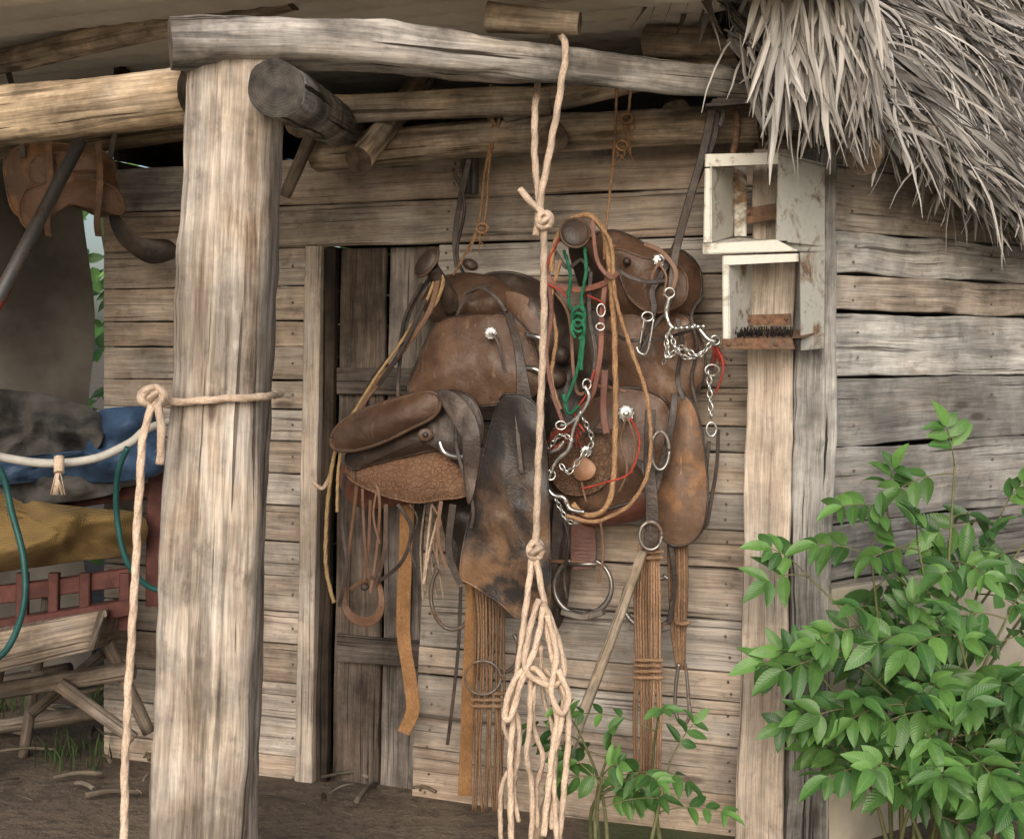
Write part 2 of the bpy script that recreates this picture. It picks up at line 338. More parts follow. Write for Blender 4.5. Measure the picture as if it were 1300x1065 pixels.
for v in (470,850): plank(mb,wallpt(424,zw(v),-.02),wallpt(424,zw(v+38),-.02),wallpt(566,zw(v+38),-.02),wallpt(566,zw(v),-.02),NF,.02,(.6,.5,.2))
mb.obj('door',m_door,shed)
mb=MB()
vpost(mb,410,424,300,1120,-.01,.03,13,(.5,.2,.3)); mb.obj('door_gap_strip',m_dark,shed)  # dark strip on the inner frame, painting the shade of the door gap
# corner posts
mb=MB()
q0=[P(u,v,3.93) for u,v in((957,190),(1013,190),(993,1120),(932,1120))]
plank(mb,*q0,(-.25,-1,0),.09,(.98,.35,.4),0,.006)
mb.obj('corner_post',m_board,shed)
mb=MB()
q0=[P(u,v,3.95) for u,v in((1017,190),(1066,190),(1052,1120),(997,1120))]
plank(mb,*q0,(.2,-1,0),.12,(1.0,.9,.4),0,.01); mb.obj('corner_post_grey',m_greypost,shed)
# gable wall
mb=MB(); zr=lambda v:EYE-(v-440)/FOC*dr(1065)
def rp(u,z,o=0.):
    p=P(u,440,dr(u)); p=p.copy(); p[2]=z; return p+NR*o
cols=[(150,212,.65,.2),(212,292,.72,.05),(296,348,.95,.8),(350,394,.86,.0),(398,478,1.04,1.),(482,566,.52,.95),(570,664,.60,.8),(667,735,.52,.9),(738,800,.6,.5)]
for i,(a,b,br,gy) in enumerate(cols):
    t=(br,gy,R(0,1)); o=(.004,.0,.01,.014,.004,.0,.008,.0,.0)[i]
    plank(mb,rp(1040,zr(a),o),rp(1040,zr(b),o),rp(1560,zr(b)-.01,o),rp(1560,zr(a)+(.0 if i!=2 else .01),o),NR,.024,t,0,.012 if i==2 else .006)
mb.obj('gable_wall_boards',m_gable,shed)
mb=MB(); plank(mb,rp(1040,.78,.03),rp(1040,-.1,.03),rp(1560,-.1,.03),rp(1560,.78,.03),NR,.15,(1,.5,.5),0,.004); mb.obj('gable_plinth',plain('lime_plaster',(.42,.37,.29),(.60,.54,.43),6,.95,.5),shed)
# nails
mb=MB()
for a,b in zip(edges[:-1],edges[1:]):
    for u in (570-(a-296)*.04,925,):
        for k in (.3,.7):
            p=wallpt(u+R(-4,4),zw(a+(b-a)*k),.007); ell(mb,p,.0045,.002,.0045,t=(1,1,1),nu=7,nv=4)
for a,b,_,_ in cols:
    for u in (1080,1255):
        for k in (.3,.7): ell(mb,rp(u+R(-4,4),zr(a+(b-a)*k),.016),.0045,.002,.0045,t=(1,1,1),nu=7,nv=4)
for a,b in zip(e2[:-1],e2[1:]):
    ell(mb,wallpt(372,zw((a+b)/2),.004),.0045,.002,.0045,t=(1,1,1),nu=7,nv=4)
mb.obj('nails',m_iron,shed)
# front post
mb=MB()
tube(mb,[P(300,80,3.28),P(291,300,3.28),P(279,560,3.28),P(268,800,3.28),P(250,1300,3.28)],[.118,.121,.124,.127,.13],48,10,.025,t=(1.02,.4,.37),wob=.09,capm=1,sq=5)
mb.obj('porch_post',[m_post,m_end],shed)
mb=MB()
tube(mb,[P(216,53,3.15),P(420,55,3.27),P(600,72,3.42),P(800,92,3.6),P(990,112,3.8)],[.062,.06,.056,.05,.046],32,8,.025,t=(1.05,.7,.2),wob=.32,capm=1,sq=3)
mb.obj('front_beam',[m_beam,m_end],shed)
mb=MB()
def log(u0,v0,d0,u1,v1,d1,r0,r1,t=None,wob=.14,bend=0,sides=24):
    a,b=P(u0,v0,d0),P(u1,v1,d1); mid=(a+b)/2+np.array((0,0,bend))
    tube(mb,[a,(a+mid)/2+np.array((0,0,bend*.3)),mid,b],[r0,r0*.6+r1*.4,(r0+r1)/2,r1],sides,8,.04,t=t,wob=wob,capm=1)
log(-220,185,3.75,245,120,3.42,.088,.072,(1.1,.1,.3),bend=.01)
log(620,22,3.5,736,30,3.45,.042,.030,(1.1,.5,.5))
log(-60,92,4.45,372,-6,3.7,.036,.042,(1.2,.5,.2))
log(395,140,4.2,700,128,4.1,.045,.045,(1.05,.6,.7)); log(640,140,4.15,990,55,3.9,.045,.04,(1.1,.6,.2))
log(400,195,4.4,965,156,3.93,.060,.056,(1.15,.5,.4),bend=.01)
log(820,52,3.95,985,58,3.8,.045,.04,(1.2,.6,.4))
log(540,100,4.6,455,204,4.05,.04,.042,(1.0,.4,.6)); log(703,150,4.6,703,176,4.0,.04,.043,(.9,.4,.6))
log(1180,120,4.9,1096,200,3.78,.05,.05,(.8,.2,.6)); log(960,185,4.05,1150,178,4.02,.045,.04,(.8,.4,.6))
log(405,148,4.25,362,248,4.35,.022,.02,(.4,.6,.6)); log(935,80,4.3,1060,150,3.75,.035,.03,(.8,.4,.6))
log(-200,215,5.2,330,150,4.6,.05,.05,(.4,.3,.3))
log(380,155,4.3,560,120,6.5,.05,.05,(.4,.3,.3)); log(860,148,4.1,880,90,6.5,.05,.05,(.4,.3,.3))
mb.obj('roof_logs',[m_log,m_end],shed)
mb=MB(); log(350,112,3.12,440,165,4.5,.0685,.07,(.8,.8,.3),wob=.1,sides=30); mb.obj('tie_log',[m_beam,m_endd],shed)
mb=MB()
for (u0,u1,v0,v1,o) in ((585,606,165,245,.05),(752,774,150,196,.06),(922,936,135,205,.07),(640,650,120,190,.02)):
    plank(mb,W(u0,v0,o),W(u1,v0,o),W(u1-3,v1,o),W(u0-3,v1,o),NF,.03,(.7,.7,R(0,1)))
mb.obj('wall_head_blocks',m_beam,shed)
# roof sheets
mb=MB(); xs=np.arange(-4.2,.92,.028); ys=np.arange(3.25,7.6,.05); ca,sa=.87,-.5
def rz(x,y):
    b=-sa*x+ca*y
    return 2.40+(y-3.2)*.075+.018*math.cos(2*math.pi*b/.17)
rows=[[(x,y,rz(x,y)) for x in xs] for y in ys]
mb.rings(rows,[float(y) for y in ys],[float(x) for x in xs]+[0],closed=False,t=(1,.5,.5),caps=False)
o=mb.obj('roof_sheets',m_roof,shed); sm=o.modifiers.new('s','SOLIDIFY'); sm.thickness=.008; sm.offset=1
mb=MB()
def wallq(a,b,z0,z1,n):
    a=np.array(a);b=np.array(b); z=z0
    while z<z1:
        h=R(.15,.22); A=[np.array((*a,min(z+h-.004,z1))),np.array((*a,z)),np.array((*b,z)),np.array((*b,min(z+h-.004,z1)))]
        plank(mb,*A,(*n,0),.022,tb(.7,1.1)); z+=h
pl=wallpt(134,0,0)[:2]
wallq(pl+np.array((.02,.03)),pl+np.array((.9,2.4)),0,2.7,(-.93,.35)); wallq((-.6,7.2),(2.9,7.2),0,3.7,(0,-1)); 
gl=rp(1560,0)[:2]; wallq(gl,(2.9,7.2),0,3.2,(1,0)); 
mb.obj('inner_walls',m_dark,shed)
# thatch ------------------------------------------------------------------
def thatchmat():
    m,nt,bs=M_('palm_thatch'); g=G(nt); t=g.tint(); uv=g.uv3(t[2]); n=g.noise(g.mp(uv,(6,160,1)),1,4,.6)
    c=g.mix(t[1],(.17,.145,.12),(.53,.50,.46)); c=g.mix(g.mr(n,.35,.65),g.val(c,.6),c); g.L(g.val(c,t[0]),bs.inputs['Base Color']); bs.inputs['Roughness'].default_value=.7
    bs.inputs['Specular IOR Level'].default_value=.3; return m
m_th=thatchmat()
def blade(mb,p,d,L,w,sag,t,seg=6,curl=0,jit=.09):
    p=np.array(p,dtype=float); d=nrm(np.array(d,dtype=float)); rings=[];us=[];u0=R(0,9)
    side=nrm(np.cross(d,np.array((R(-.5,.5),R(-.6,.6),1.)))+1e-6); 
    a=R(-1,1)
    for i in range(seg+1):
        k=i/seg; ww=w*(1-k**2.6*.9)*(.75+.25*min(1,k*4))/2; up=nrm(np.cross(side,d))
        X=side*math.cos(a)+up*math.sin(a); U=np.cross(X,d)
        rings.append([p-X*ww,p+U*ww*.45,p+X*ww]); us.append(u0+k*L)
        p=p+d*L/seg; d=nrm(d+np.array((R(-jit,jit),R(-jit,jit),-sag/seg))); a+=curl/seg
        side=nrm(side-d*np.dot(side,d))
    mb.rings(rings,us,[0,w/2,w,w],closed=False,t=t,caps=False,sm=False)
mb=MB()
E0=P(1035,125,3.62); E1=P(1420,318,4.55); ED=E1-E0; up=np.array((-.30,.45,.84)); 
def es(s): return E0+ED*s+np.array((0,0,.035*math.sin(s*9)))
rows=[]
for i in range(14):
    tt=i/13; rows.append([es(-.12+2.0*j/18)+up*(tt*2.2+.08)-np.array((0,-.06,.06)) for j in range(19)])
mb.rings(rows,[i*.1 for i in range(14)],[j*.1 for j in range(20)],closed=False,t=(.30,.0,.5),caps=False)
for i in range(6000):
    s=R(-.16,1.75); tt=R(0,1)**1.15*1.95; p=es(s)+up*(tt+.02)+np.array((0,0,R(-.04,.07)))
    clump=.5+.5*noise.noise(Vector((s*9,tt*6,0)))*1.6; sw=noise.noise(Vector((s*4,tt*3,7))); sw2=noise.noise(Vector((s*13,tt*9,17)))
    d=-up+np.array((R(-.3,.3)+1.1*sw+.7*sw2,R(-.4,.3),R(-.25,.35)+.4*sw2))
    L=R(.14,.36) if tt>.15 else R(.08,.2)
    blade(mb,p,d,L,R(.006,.036),R(.0,.8) if tt>.2 else R(.3,1.2),(R(.3,1.35)*(.45+.7*clump),R(.1,1),R(0,1)),5,R(-3,3),.14)
for i in range(450):   # loose strands standing proud of the roof
    s=R(-.1,1.5); tt=R(0,1.6); blade(mb,es(s)+up*tt+np.array((.02,-.03,.05)),-up+np.array((R(-1,1),R(-.6,.1),R(-.4,.5))),R(.2,.5),R(.004,.012),R(.3,1.4),(R(.8,1.3),R(.6,1),R(0,1)),7,R(-3,3),.2)
for i in range(420):
    s=R(-.1,1.1); p=es(s)+np.array((R(-.05,.05),R(-.02,.12),R(-.02,.08)))
    blade(mb,p,(R(-.5,.9),R(-.5,.1),R(-1,.1)),R(.07,.24),R(.006,.024),R(.2,1),(R(.4,1.2),R(0,1),R(0,1)),5,R(-2,2),.15)
for i in range(360):
    u=R(965,1105)if i%3 else R(985,1065); v=R(-70,50); p=P(u,v,R(3.42,3.62))
    L=R(.08,.24)+ (R(0,.18) if 990<u<1075 else 0)
    blade(mb,p,(R(-.35,.35)+(u-1020)*.0022,R(-.2,.1),-1),L,R(.008,.034),R(0,.3),(R(.75,1.3),R(.5,1),R(0,1)),6,R(-2.5,2.5),.13)
for (u,v) in ((1092,50),(1085,70),(1090,90),(1100,80),(1000,20),(1030,40)):
    for i in range(22): blade(mb,P(u+R(-10,10),v+R(-8,8),R(3.45,3.6)),(R(-.4,.4),R(-.3,.1),-1),R(.08,.24),R(.008,.026),.3,(R(.6,1.2),R(.3,1),R(0,1)),5,R(-2,2),.13)
mb.obj('palm_thatch',m_th,shed)
# ================================================================ GROUND etc.
def groundmat():
    m,nt,bs=M_('dirt'); g=G(nt); ob=g.obj(); n=g.noise(ob,1.6,6,.65); n2=g.noise(ob,18,5,.7); c=g.mix(g.mr(n,.35,.65),(.085,.062,.045),(.17,.13,.09)); c=g.mix(g.mr(n2,.5,.66,0,.75),c,(.045,.034,.025))
    sp=g.n('ShaderNodeSeparateXYZ'); g.L(ob,sp.inputs[0]); bounce_k=g.mr(g.math('ADD',sp.outputs[1],g.math('MULTIPLY',n,1.2)),3.2,4.3,1.,0.)
    bounce_dirt=g.mix(g.mr(n2,.35,.65),(.34,.28,.21),(.48,.41,.32)); c=g.mix(bounce_k,c,bounce_dirt)  # pale unseen ground added in front to bounce light onto the roof underside
    c=g.mix(g.mr(g.noise(ob,45,3),.62,.7,0,.4),c,(.28,.23,.17)); c=g.mix(g.mr(g.noise(ob,.35,4),.58,.64),c,(.06,.09,.03)); g.L(c,bs.inputs['Base Color']); bs.inputs['Roughness'].default_value=.95; g.bump(n2,.8,.03,bs); return m
mb=MB(); 
def gz(x,y): 
    return .03*noise.noise(Vector((x*.8,y*.8,0))) if abs(x)<20 and abs(y)<20 else 0
xs=[-400,-60,-20]+list(np.arange(-8,8.1,.25))+[20,60,400]
rows=[[(x,y,gz(x,y)) for x in xs] for y in [-400,-60,-20]+list(np.arange(-6,12.1,.25))+[25,60,400]]
mb.rings(rows,[r[0][1] for r in rows],xs+[0],closed=False,t=(1,.5,.5),caps=False); mb.obj('ground',groundmat())
def leafmat(name,c0,c1,tr=.25):
    m,nt,bs=M_(name); g=G(nt); t=g.tint(); c=g.mix(t[1],c0,c1); tc=g.n('ShaderNodeTexCoord'); 
    sp=g.n('ShaderNodeSeparateXYZ'); g.L(tc.outputs['UV'],sp.inputs[0]); u,v=sp.outputs[0],sp.outputs[1]
    rib=g.mr(g.math('ABSOLUTE',v),0.,.05,1.,0.); sv=g.math('SINE',g.math('MULTIPLY',g.math('SUBTRACT',u,g.math('MULTIPLY',g.math('ABSOLUTE',v),.35)),75.))
    c=g.mix(g.math('MULTIPLY',rib,.4),c,(.20,.30,.11)); c=g.mix(g.mr(sv,.8,1.,0,.10),c,(.14,.23,.07)); c=g.mix(g.mr(g.noise(g.obj(),30,3),.5,.75,0,.4),c,tuple(x*.5 for x in c0))
    c=g.mix(g.mr(g.noise(g.obj(),160,2),.68,.72,0,.6),c,(.22,.16,.06))
    c=g.val(c,t[0]); g.L(c,bs.inputs['Base Color']); bs.inputs['Roughness'].default_value=.36; bs.inputs['Specular IOR Level'].default_value=.45; g.bump(g.math('MULTIPLY',sv,-1.),.2,.0015,bs)
    if tr:
        tl=g.n('ShaderNodeBsdfTranslucent'); g.L(g.val(c,1.3),tl.inputs[0]); mx=g.n('ShaderNodeMixShader'); mx.inputs[0].default_value=tr
        out=nt.nodes['Material Output']; g.L(bs.outputs[0],mx.inputs[1]); g.L(tl.outputs[0],mx.inputs[2]); g.L(mx.outputs[0],out.inputs[0])
    return m
m_leaf=leafmat('leaf_green',(.040,.115,.028),(.13,.27,.065)); m_hedge=leafmat('hedge_leaf',(.045,.12,.03),(.11,.24,.05),0); m_stem=plain('green_stem',(.10,.12,.05),(.17,.16,.08),30)
def leaflet(mb,p,d,nv,L,w,t,m=0,seg=7):
    d=nrm(d); X=nrm(np.cross(d,nv)); U=nrm(np.cross(X,d)); p=np.array(p); rings=[];us=[]; fold=R(.1,.45); dr_=R(.4,1.5)
    for i in range(seg+1):
        k=i/seg; ww=w/2*max(.02,math.sin(math.pi*min(1,k**.85))**.8)*(1-.25*k)
        wv=R(-.06,.06)*ww
        rings.append([p-X*ww+U*(ww*fold+wv),p-X*ww*.5+U*ww*fold*.35,p,p+X*ww*.5+U*ww*fold*.35,p+X*ww+U*(ww*fold-wv)]); us.append(k)
        p=p+d*L/seg; d=nrm(d-U*dr_/seg*.5+np.array((0,0,-.25/seg))); U=nrm(np.cross(X,d))
    vs=[-.5,-.25,0,.25,.5,.5]
    mb.rings(rings,us,vs,closed=False,t=t,caps=False,m=m)
def compound(mb,p,d,L,n,sz,br):
    d=nrm(d); pts=[np.array(p)]; dd=d.copy()
    for i in range(6): pts.append(pts[-1]+dd*L/6); dd=nrm(dd+np.array((R(-.04,.04),R(-.04,.04),-.10)))
    tube(mb,pts,[.0025,.0012],5,2,m=1,t=(1,.5,.5)); nv=nrm(np.array((R(-.6,.6),R(-1.3,-.2),R(.4,1.2))))
    for i in range(1,n+1):
        k=.25+.75*i/n; j=min(5,int(k*6)) if k<1 else 5; q=pts[j]+(pts[j+1]-pts[j])*(k*6-j if k<1 else 1); T=nrm(pts[j+1]-pts[j]); X=nrm(np.cross(T,nv))
        s=sz*(.75+.35*math.sin(k*2.6))
        for sgn in (-1,1): leaflet(mb,q,T*.55+X*sgn*R(.7,1.)+np.array((0,0,R(-.3,.1))),nv+np.array((R(-.45,.45),R(-.45,.45),R(-.4,.4))),s*R(.75,1.15),s*R(.40,.54),(br*R(.7,1.2),R(0,1)**1.3,R(0,1)))
    leaflet(mb,pts[-1],dd,nv,sz*1.15,sz*.5,(br*R(.9,1.2),R(.3,1),R(0,1)))
def shrub(name,base,tips,leafn,sz,inner=0):
    mb=MB(); base=np.array(base)
    for (u,v,d) in tips:
        tip=P(u,v,d); a=base+np.array((R(-.12,.12),R(-.1,.1),0)); mid=(a+tip)/2+np.array((R(-.06,.06)+(tip[0]-a[0])*-.15,R(-.05,.05),.06))
        pa=catmull([a,mid,tip],14); tube(mb,[a,mid,tip],[.007,.003],6,8,m=1,t=(1,.5,.5))
        N_=len(pa)
        for k in range(leafn):
            i=int(N_*(.42+.57*(k+.5)/leafn)); q=pa[min(i,N_-1)]; an=k*2.4+R(-.4,.4); dpt=np.array((math.cos(an),math.sin(an)*.8-.25,R(.0,.6)))
            compound(mb,q,dpt,R(.10,.2),random.choice((2,3,3)),sz*R(.75,1.15),R(.55,1.1) if d>3.85 else R(.8,1.2))
        compound(mb,pa[-1],nrm(pa[-1]-pa[-3])+np.array((R(-.3,.3),-.3,0)),.12,3,sz*.85,1.15)
    return mb.obj(name,[m_leaf,m_stem])
tips=[(1212,592,3.75),(1125,640,3.8),(1105,700,3.7),(1020,725,3.7),(1165,690,3.65),(1270,655,3.85),(1235,720,3.7),(1300,690,3.9),(1035,850,3.6),(1075,830,3.5),(1110,790,3.5),(1160,800,3.5),(1215,800,3.45),(1280,780,3.6),(1045,920,3.5),(1095,900,3.45),(1150,890,3.4),(1210,900,3.4),(1270,880,3.5),(1320,860,3.6),(1130,970,3.35),(1200,980,3.35),(1270,970,3.4),(1360,700,4.0),(1390,820,3.8)]
shrub('shrub',P(1185,1120,3.72)*np.array((1,1,0)),tips,5,.094)
shrub('shrub',P(800,1120,3.6)*np.array((1,1,0)),[(735,928,3.5),(775,950,3.45),(835,914,3.5),(805,985,3.4),(850,968,3.5),(765,985,3.4)],2,.062)
mb=MB()
for i in range(3200):
    p=np.array((R(-5,-.5),R(8.6,10.2),R(0,3.6))); n_=noise.noise(Vector(p*1.1)); 
    if n_<-.15: continue
    leaflet(mb,p,np.array((R(-1,1),R(-1,.3),R(-1,.5))),np.array((R(-.5,.5),-1,R(0,1))),R(.1,.24),R(.06,.11),(R(.8,1.7),R(0,1),R(0,1)),seg=4)
for x in np.arange(-4.8,-.5,.55): tube(mb,[(x,9.5,0),(x+R(-.2,.2),9.4,1.5),(x+R(-.4,.4),9.4,3.)],[.05,.02],7,4,m=1,t=(.7,.5,.5))
mb.obj('hedge',[m_hedge,m_stem])
mb=MB()
for i in range(1500):
    x,y=R(-3.2,-1.45),R(4.7,6.4); 
    if noise.noise(Vector((x*2,y*2,4)))<-.05: continue
    blade(mb,(x,y,0),(R(-.4,.4),R(-.4,.4),1),R(.04,.14),.008,R(0,1),(R(.5,1.1),R(0,1),R(0,1)),4)
mb.obj('grass',plain('weed_green',(.04,.075,.022),(.08,.13,.04),8))
mb=MB()
for i in range(110):
    x,y=R(-2.4,-.2),R(4.2,6); a=R(0,3.14); L=R(.03,.22); tube(mb,[(x,y,.03),(x+L*.5*math.cos(a),y+L*.5*math.sin(a),.04),(x+L*math.cos(a),y+L*math.sin(a),.03)],R(.003,.010),6,3,t=(R(.2,.7),R(0,1),R(0,1)))
mb.obj('ground_debris',m_log)
# ================================================================ LEFT SIDE
m_cloth=plain('grey_cloth',(.055,.05,.045),(.14,.13,.115),2.2,.95,.6,.02)
mb=MB(); rows=[]
for i in range(30):
    z=2.6-i*2.55/29; rows.append([(x,5.75+.05*math.sin(x*7+z)+.05*noise.noise(Vector((x*4,z*2,0))),z+.02*math.sin(x*3)) for x in np.linspace(-4.2,-1.835-.03*math.sin(i*.4),40)])
mb.rings(rows,[i*.1 for i in range(30)],[i*.1 for i in range(41)],closed=False,t=(1,.5,.5),caps=False); mb.obj('shade_cloth',m_cloth)
mb=MB(); tube(mb,[P(-40,450,3.95),P(102,180,4.3)],.021,12,4,t=(1,.5,.5)); tube(mb,[P(-38,446,3.948),P(8,358,4.07)],.024,12,2,m=1,t=(1,.5,.5))
mb.obj('metal_pole',[metal('dark_pole',(.14,.14,.14),(.12,.08,.06),.3,.45,.6),plain('red_paint',(.25,.03,.02),(.33,.05,.03),12)])
c5=lambda u:4.55
bag=empty('leather_saddlebag'); mb=MB()
flap(mb,[(6,200),(40,182),(110,186),(142,200),(150,235),(150,262),(128,275),(90,262),(45,280),(18,270),(8,240)],0,.09,solid=.1,df=c5,m=0,wav=.03,edge=.004)
flap(mb,[(35,240),(90,226),(140,235),(158,258),(150,272),(100,258),(60,278),(38,292),(24,272)],.08,.03,df=c5,m=1,wav=.014,edge=.005,stitch=2)
flap(mb,[(50,196),(110,196),(132,215),(90,222),(50,236),(36,220)],.08,.02,df=c5,m=1,wav=.014,edge=.003,stitch=2)
for u in (62,125): strap(mb,[P(u,180,4.46),P(u+2,230,4.40),P(u-2,280,4.42),P(u,300,4.45)],.022,m=0)
mb.obj('bag_body',[m_l_worn,m_l_strap,m_stitch],bag)
mb=MB(); strap(mb,[P(30,200,4.5),P(20,130,4.5),P(10,90,4.45)],.02); strap(mb,[P(140,200,4.5),P(150,150,4.5),P(160,120,4.5)],.02)
flap(mb,[(140,262),(170,300),(215,305),(225,325),(190,335),(155,312),(140,285)],0,.03,df=c5,m=0); mb.obj('bag_straps',m_l_dark,bag)
cart=empty('farm_cart'); m_red=plain('faded_red_paint',(.060,.020,.016),(.12,.042,.034),18,.7,.5); m_cw=wood('cart_wood',(.18,.125,.085),(.46,.36,.26),(.38,.35,.32),.6)
mb=MB()
for (u0,v0,u1,v1,d,h) in ((-120,760,170,722,4.35,22),(-120,806,165,762,4.3,20),(-120,660,210,612,4.5,16)):
    plank(mb,P(u0,v0,d),P(u0,v0+h,d),P(u1,v1+h,d),P(u1,v1,d),(0,-1,0),.05,(.9,.5,.3))
for u in (20,60,100,150): plank(mb,P(u,728,4.33),P(u+14,728,4.33),P(u+14,800,4.33),P(u,800,4.33),(0,-1,0),.03,(.8,.5,.2))
plank(mb,P(188,600,4.45),P(208,600,4.45),P(202,770,4.45),P(184,770,4.45),(0,-1,0),.04,(.9,.5,.3))
plank(mb,P(150,640,5.0),P(165,640,5.0),P(165,930,5.0),P(150,930,5.0),(0,-1,0),.04,(.5,.5,.3))
mb.obj('red_frame',m_red,cart); mb=MB()
plank(mb,P(-120,822,4.2),P(-120,880,4.2),P(118,826,4.2),P(134,775,4.2),(0,-1,.1),.03,(1,.5,.3))
plank(mb,P(-120,822,4.2),P(134,775,4.2),P(150,760,4.7),P(-100,800,4.7),(0,-.2,1),.02,(.9,.5,.3))
plank(mb,P(134,775,4.2),P(118,826,4.2),P(150,815,4.7),P(165,765,4.7),(1,0,0),.02,(.6,.5,.3))
mb.obj('trough',m_cw,cart); mb=MB()
for a in ((-120,895,170,850,4.5,.03,.03),(75,868,170,938,4.45,.024,.022),(-60,880,90,850,4.9,.03,.03),(128,800,190,930,4.55,.022,.022),(0,820,-30,1000,4.6,.03,.03),(130,830,40,905,4.8,.02,.02),(-60,930,150,900,5.1,.03,.03),(60,760,30,960,4.9,.02,.02)):
    log(a[0],a[1],a[4],a[2],a[3],a[4],a[5],a[6],t=(.75,.6,R(0,1)))
mb.obj('legs',[m_cw,m_end],cart)
c4=lambda u:4.35
m_blue=plain('blue_tarp',(.020,.038,.078),(.04,.08,.15),9,.55,.5,.02); m_dk=plain('dark_cloth',(.02,.02,.02),(.07,.065,.06),9,.9,.6,.02)
mb=MB(); flap(mb,[(125,522),(165,516),(205,520),(210,560),(206,600),(150,612),(60,612),(-60,618),(-60,590),(40,585),(110,572),(130,545)],0,.08,df=c4,wav=.11,solid=.2)
mb.obj('blue_tarp',m_blue)
mb=MB(); flap(mb,[(-60,500),(40,498),(120,520),(130,560),(90,590),(0,582),(-60,580)],-.05,.06,df=c4,wav=.14,solid=.2)
flap(mb,[(-60,590),(60,598),(130,605),(150,625),(60,640),(-60,640)],-.04,.03,df=c4,wav=.06,solid=.2)
mb.obj('folded_cloth',m_dk)
def burlap():
    m,nt,bs=M_('yellow_burlap'); g=G(nt); ob=g.obj(); x=g.n('ShaderNodeTexWave'); g.L(g.mp(ob,(1,1,1)),x.inputs[0]); x.inputs['Scale'].default_value=70; x.bands_direction='X'
    y=g.n('ShaderNodeTexWave'); g.L(ob,y.inputs[0]); y.inputs['Scale'].default_value=70; y.bands_direction='Z'; w=g.math('MULTIPLY',x.outputs[1],y.outputs[1])
    c=g.mix(w,(.13,.08,.025),(.40,.28,.10)); c=g.mix(g.mr(g.noise(ob,7,5),.45,.65,0,.6),c,(.16,.10,.045)); g.L(c,bs.inputs['Base Color']); bs.inputs['Roughness'].default_value=.95; g.bump(w,.6,.004,bs); return m
mb=MB(); flap(mb,[(-80,632),(0,626),(60,638),(120,645),(172,650),(188,668),(182,692),(160,706),(100,712),(30,722),(-80,728)],.0,.13,df=c4,wav=.10,solid=.15)
mb.obj('burlap_sack',burlap())
mb=MB(); tube(mb,[P(-60,566,3.9),P(0,580,3.95),P(60,588,4.0),P(120,582,4.05),P(165,562,4.1),P(186,545,4.15),P(215,535,4.25)],.013,10,8,t=(1,.5,.5))
mb.obj('white_pipe',plain('white_plastic',(.40,.39,.35),(.54,.52,.47),22,.45))
mb=MB(); tube(mb,[P(-30,560,3.85),P(2,600,3.9),P(15,650,3.9),P(30,710,3.88),P(30,770,3.86),P(8,825,3.85),P(-30,850,3.85)],.0095,10,8,t=(1,.5,.5))
tube(mb,[P(162,568,4.0),P(150,600,4.02),P(148,650,4.05),P(160,710,4.05),P(190,745,4.08),P(230,750,4.1)],.009,10,8,t=(1,.5,.5)); mb.obj('garden_hose',plain('teal_hose',(.01,.055,.052),(.02,.085,.08),18,.4))
mb=MB(); tube(mb,[P(75,580,3.97),P(75,600,3.95)],.016,8,2); 
for i in range(22): tube(mb,[P(73+R(-4,4),598,3.95),P(73+R(-10,10),628,3.95)],.0012,4,1)
mb.obj('rope_tassel',m_rope)
# rope tied on the post
mb=MB()
def ringpost(v,dv,r=.0095,ph=0,sag=0):
    c=P(283,v,3.28); rr=.130
    pts=[]
    for i in range(25):
        a=2*math.pi*i/24; s=1/ (abs(math.cos(a))**4+abs(math.sin(a))**4)**.25
        pts.append(c+np.array((math.cos(a)*rr*s,math.sin(a)*rr*s,dv*math.cos(a)+.0)))
    rope(mb,pts,r,n=4)
ringpost(505,.008)
K=P(197,503,3.13)
for i in range(3):
    rope(mb,[K+np.array((math.cos(i*1.1+b)*.019*(1+.2*i),-.012+.014*math.sin(2*b+i),math.sin(i*1.1+b)*.021)) for b in np.linspace(0,5.6,10)],.0095,n=5)
rope(mb,[K+np.array((-.012,-.01,-.01)),K+np.array((0,-.026,.004)),K+np.array((.012,-.01,.012))],.0095,n=5)
rope(mb,[P(193,515,3.1),P(181,560,3.09),P(176,640,3.09),P(172,720,3.09),P(166,830,3.09),P(160,930,3.09),P(157,1060,3.08),P(150,1180,3.05)],.0095)
rope(mb,[P(200,512,3.1),P(205,550,3.08),P(203,588,3.09)],.010)
mb.obj('tied_rope',m_rope)
# ================================================================ HANGING ROPE
mb=MB()
D=3.42
rope(mb,[P(680,300,D),P(684,270,D),P(690,230,D),P(704,160,D+.0),P(712,110,D),P(718,78,D),P(716,52,3.44),P(706,44,3.53),P(694,70,3.60),P(682,110,3.585),P(679,160,3.52),P(680,220,3.46),P(686,262,D),P(690,285,D)],.0095)
for i in range(3):
    a=i*1.3; c=P(691,280,D-.005); rope(mb,[c+np.array((math.cos(a+b)*.016,-.006+.012*math.sin(2*b+i),math.sin(a+b)*.018)) for b in np.linspace(0,5.6,10)],.009,n=5)
rope(mb,[P(690,272,D-.02),P(676,258,D-.02),P(660,240,D-.01)],.009)
rope(mb,[P(684,286,D-.01),P(691,280,D-.035),P(698,276,D-.01)],.009)
rope(mb,[P(690,290,D),P(690,400,D),P(687,520,D),P(682,620,D),P(680,690,D)],.0095)
c=P(680,698,D)
for i in range(3):
    a=i*1.3; rope(mb,[c+np.array((math.cos(a+b)*.015,.01*math.sin(2*b+i),math.sin(a+b)*.020)) for b in np.linspace(0,5.6,10)],.009,n=5)
rope(mb,[P(674,702,D-.01),P(681,697,D-.03),P(687,693,D-.01)],.009)
rope(mb,[P(680,705,D),P(690,760,D-.01),P(698,820,D-.02),P(716,880,D-.02),P(722,930,D),P(712,1040,D),P(705,1100,D)],.0085)
rope(mb,[P(676,705,D),P(668,770,D),P(660,830,D),P(652,900,D),P(648,980,D),P(650,1100,D)],.0085)
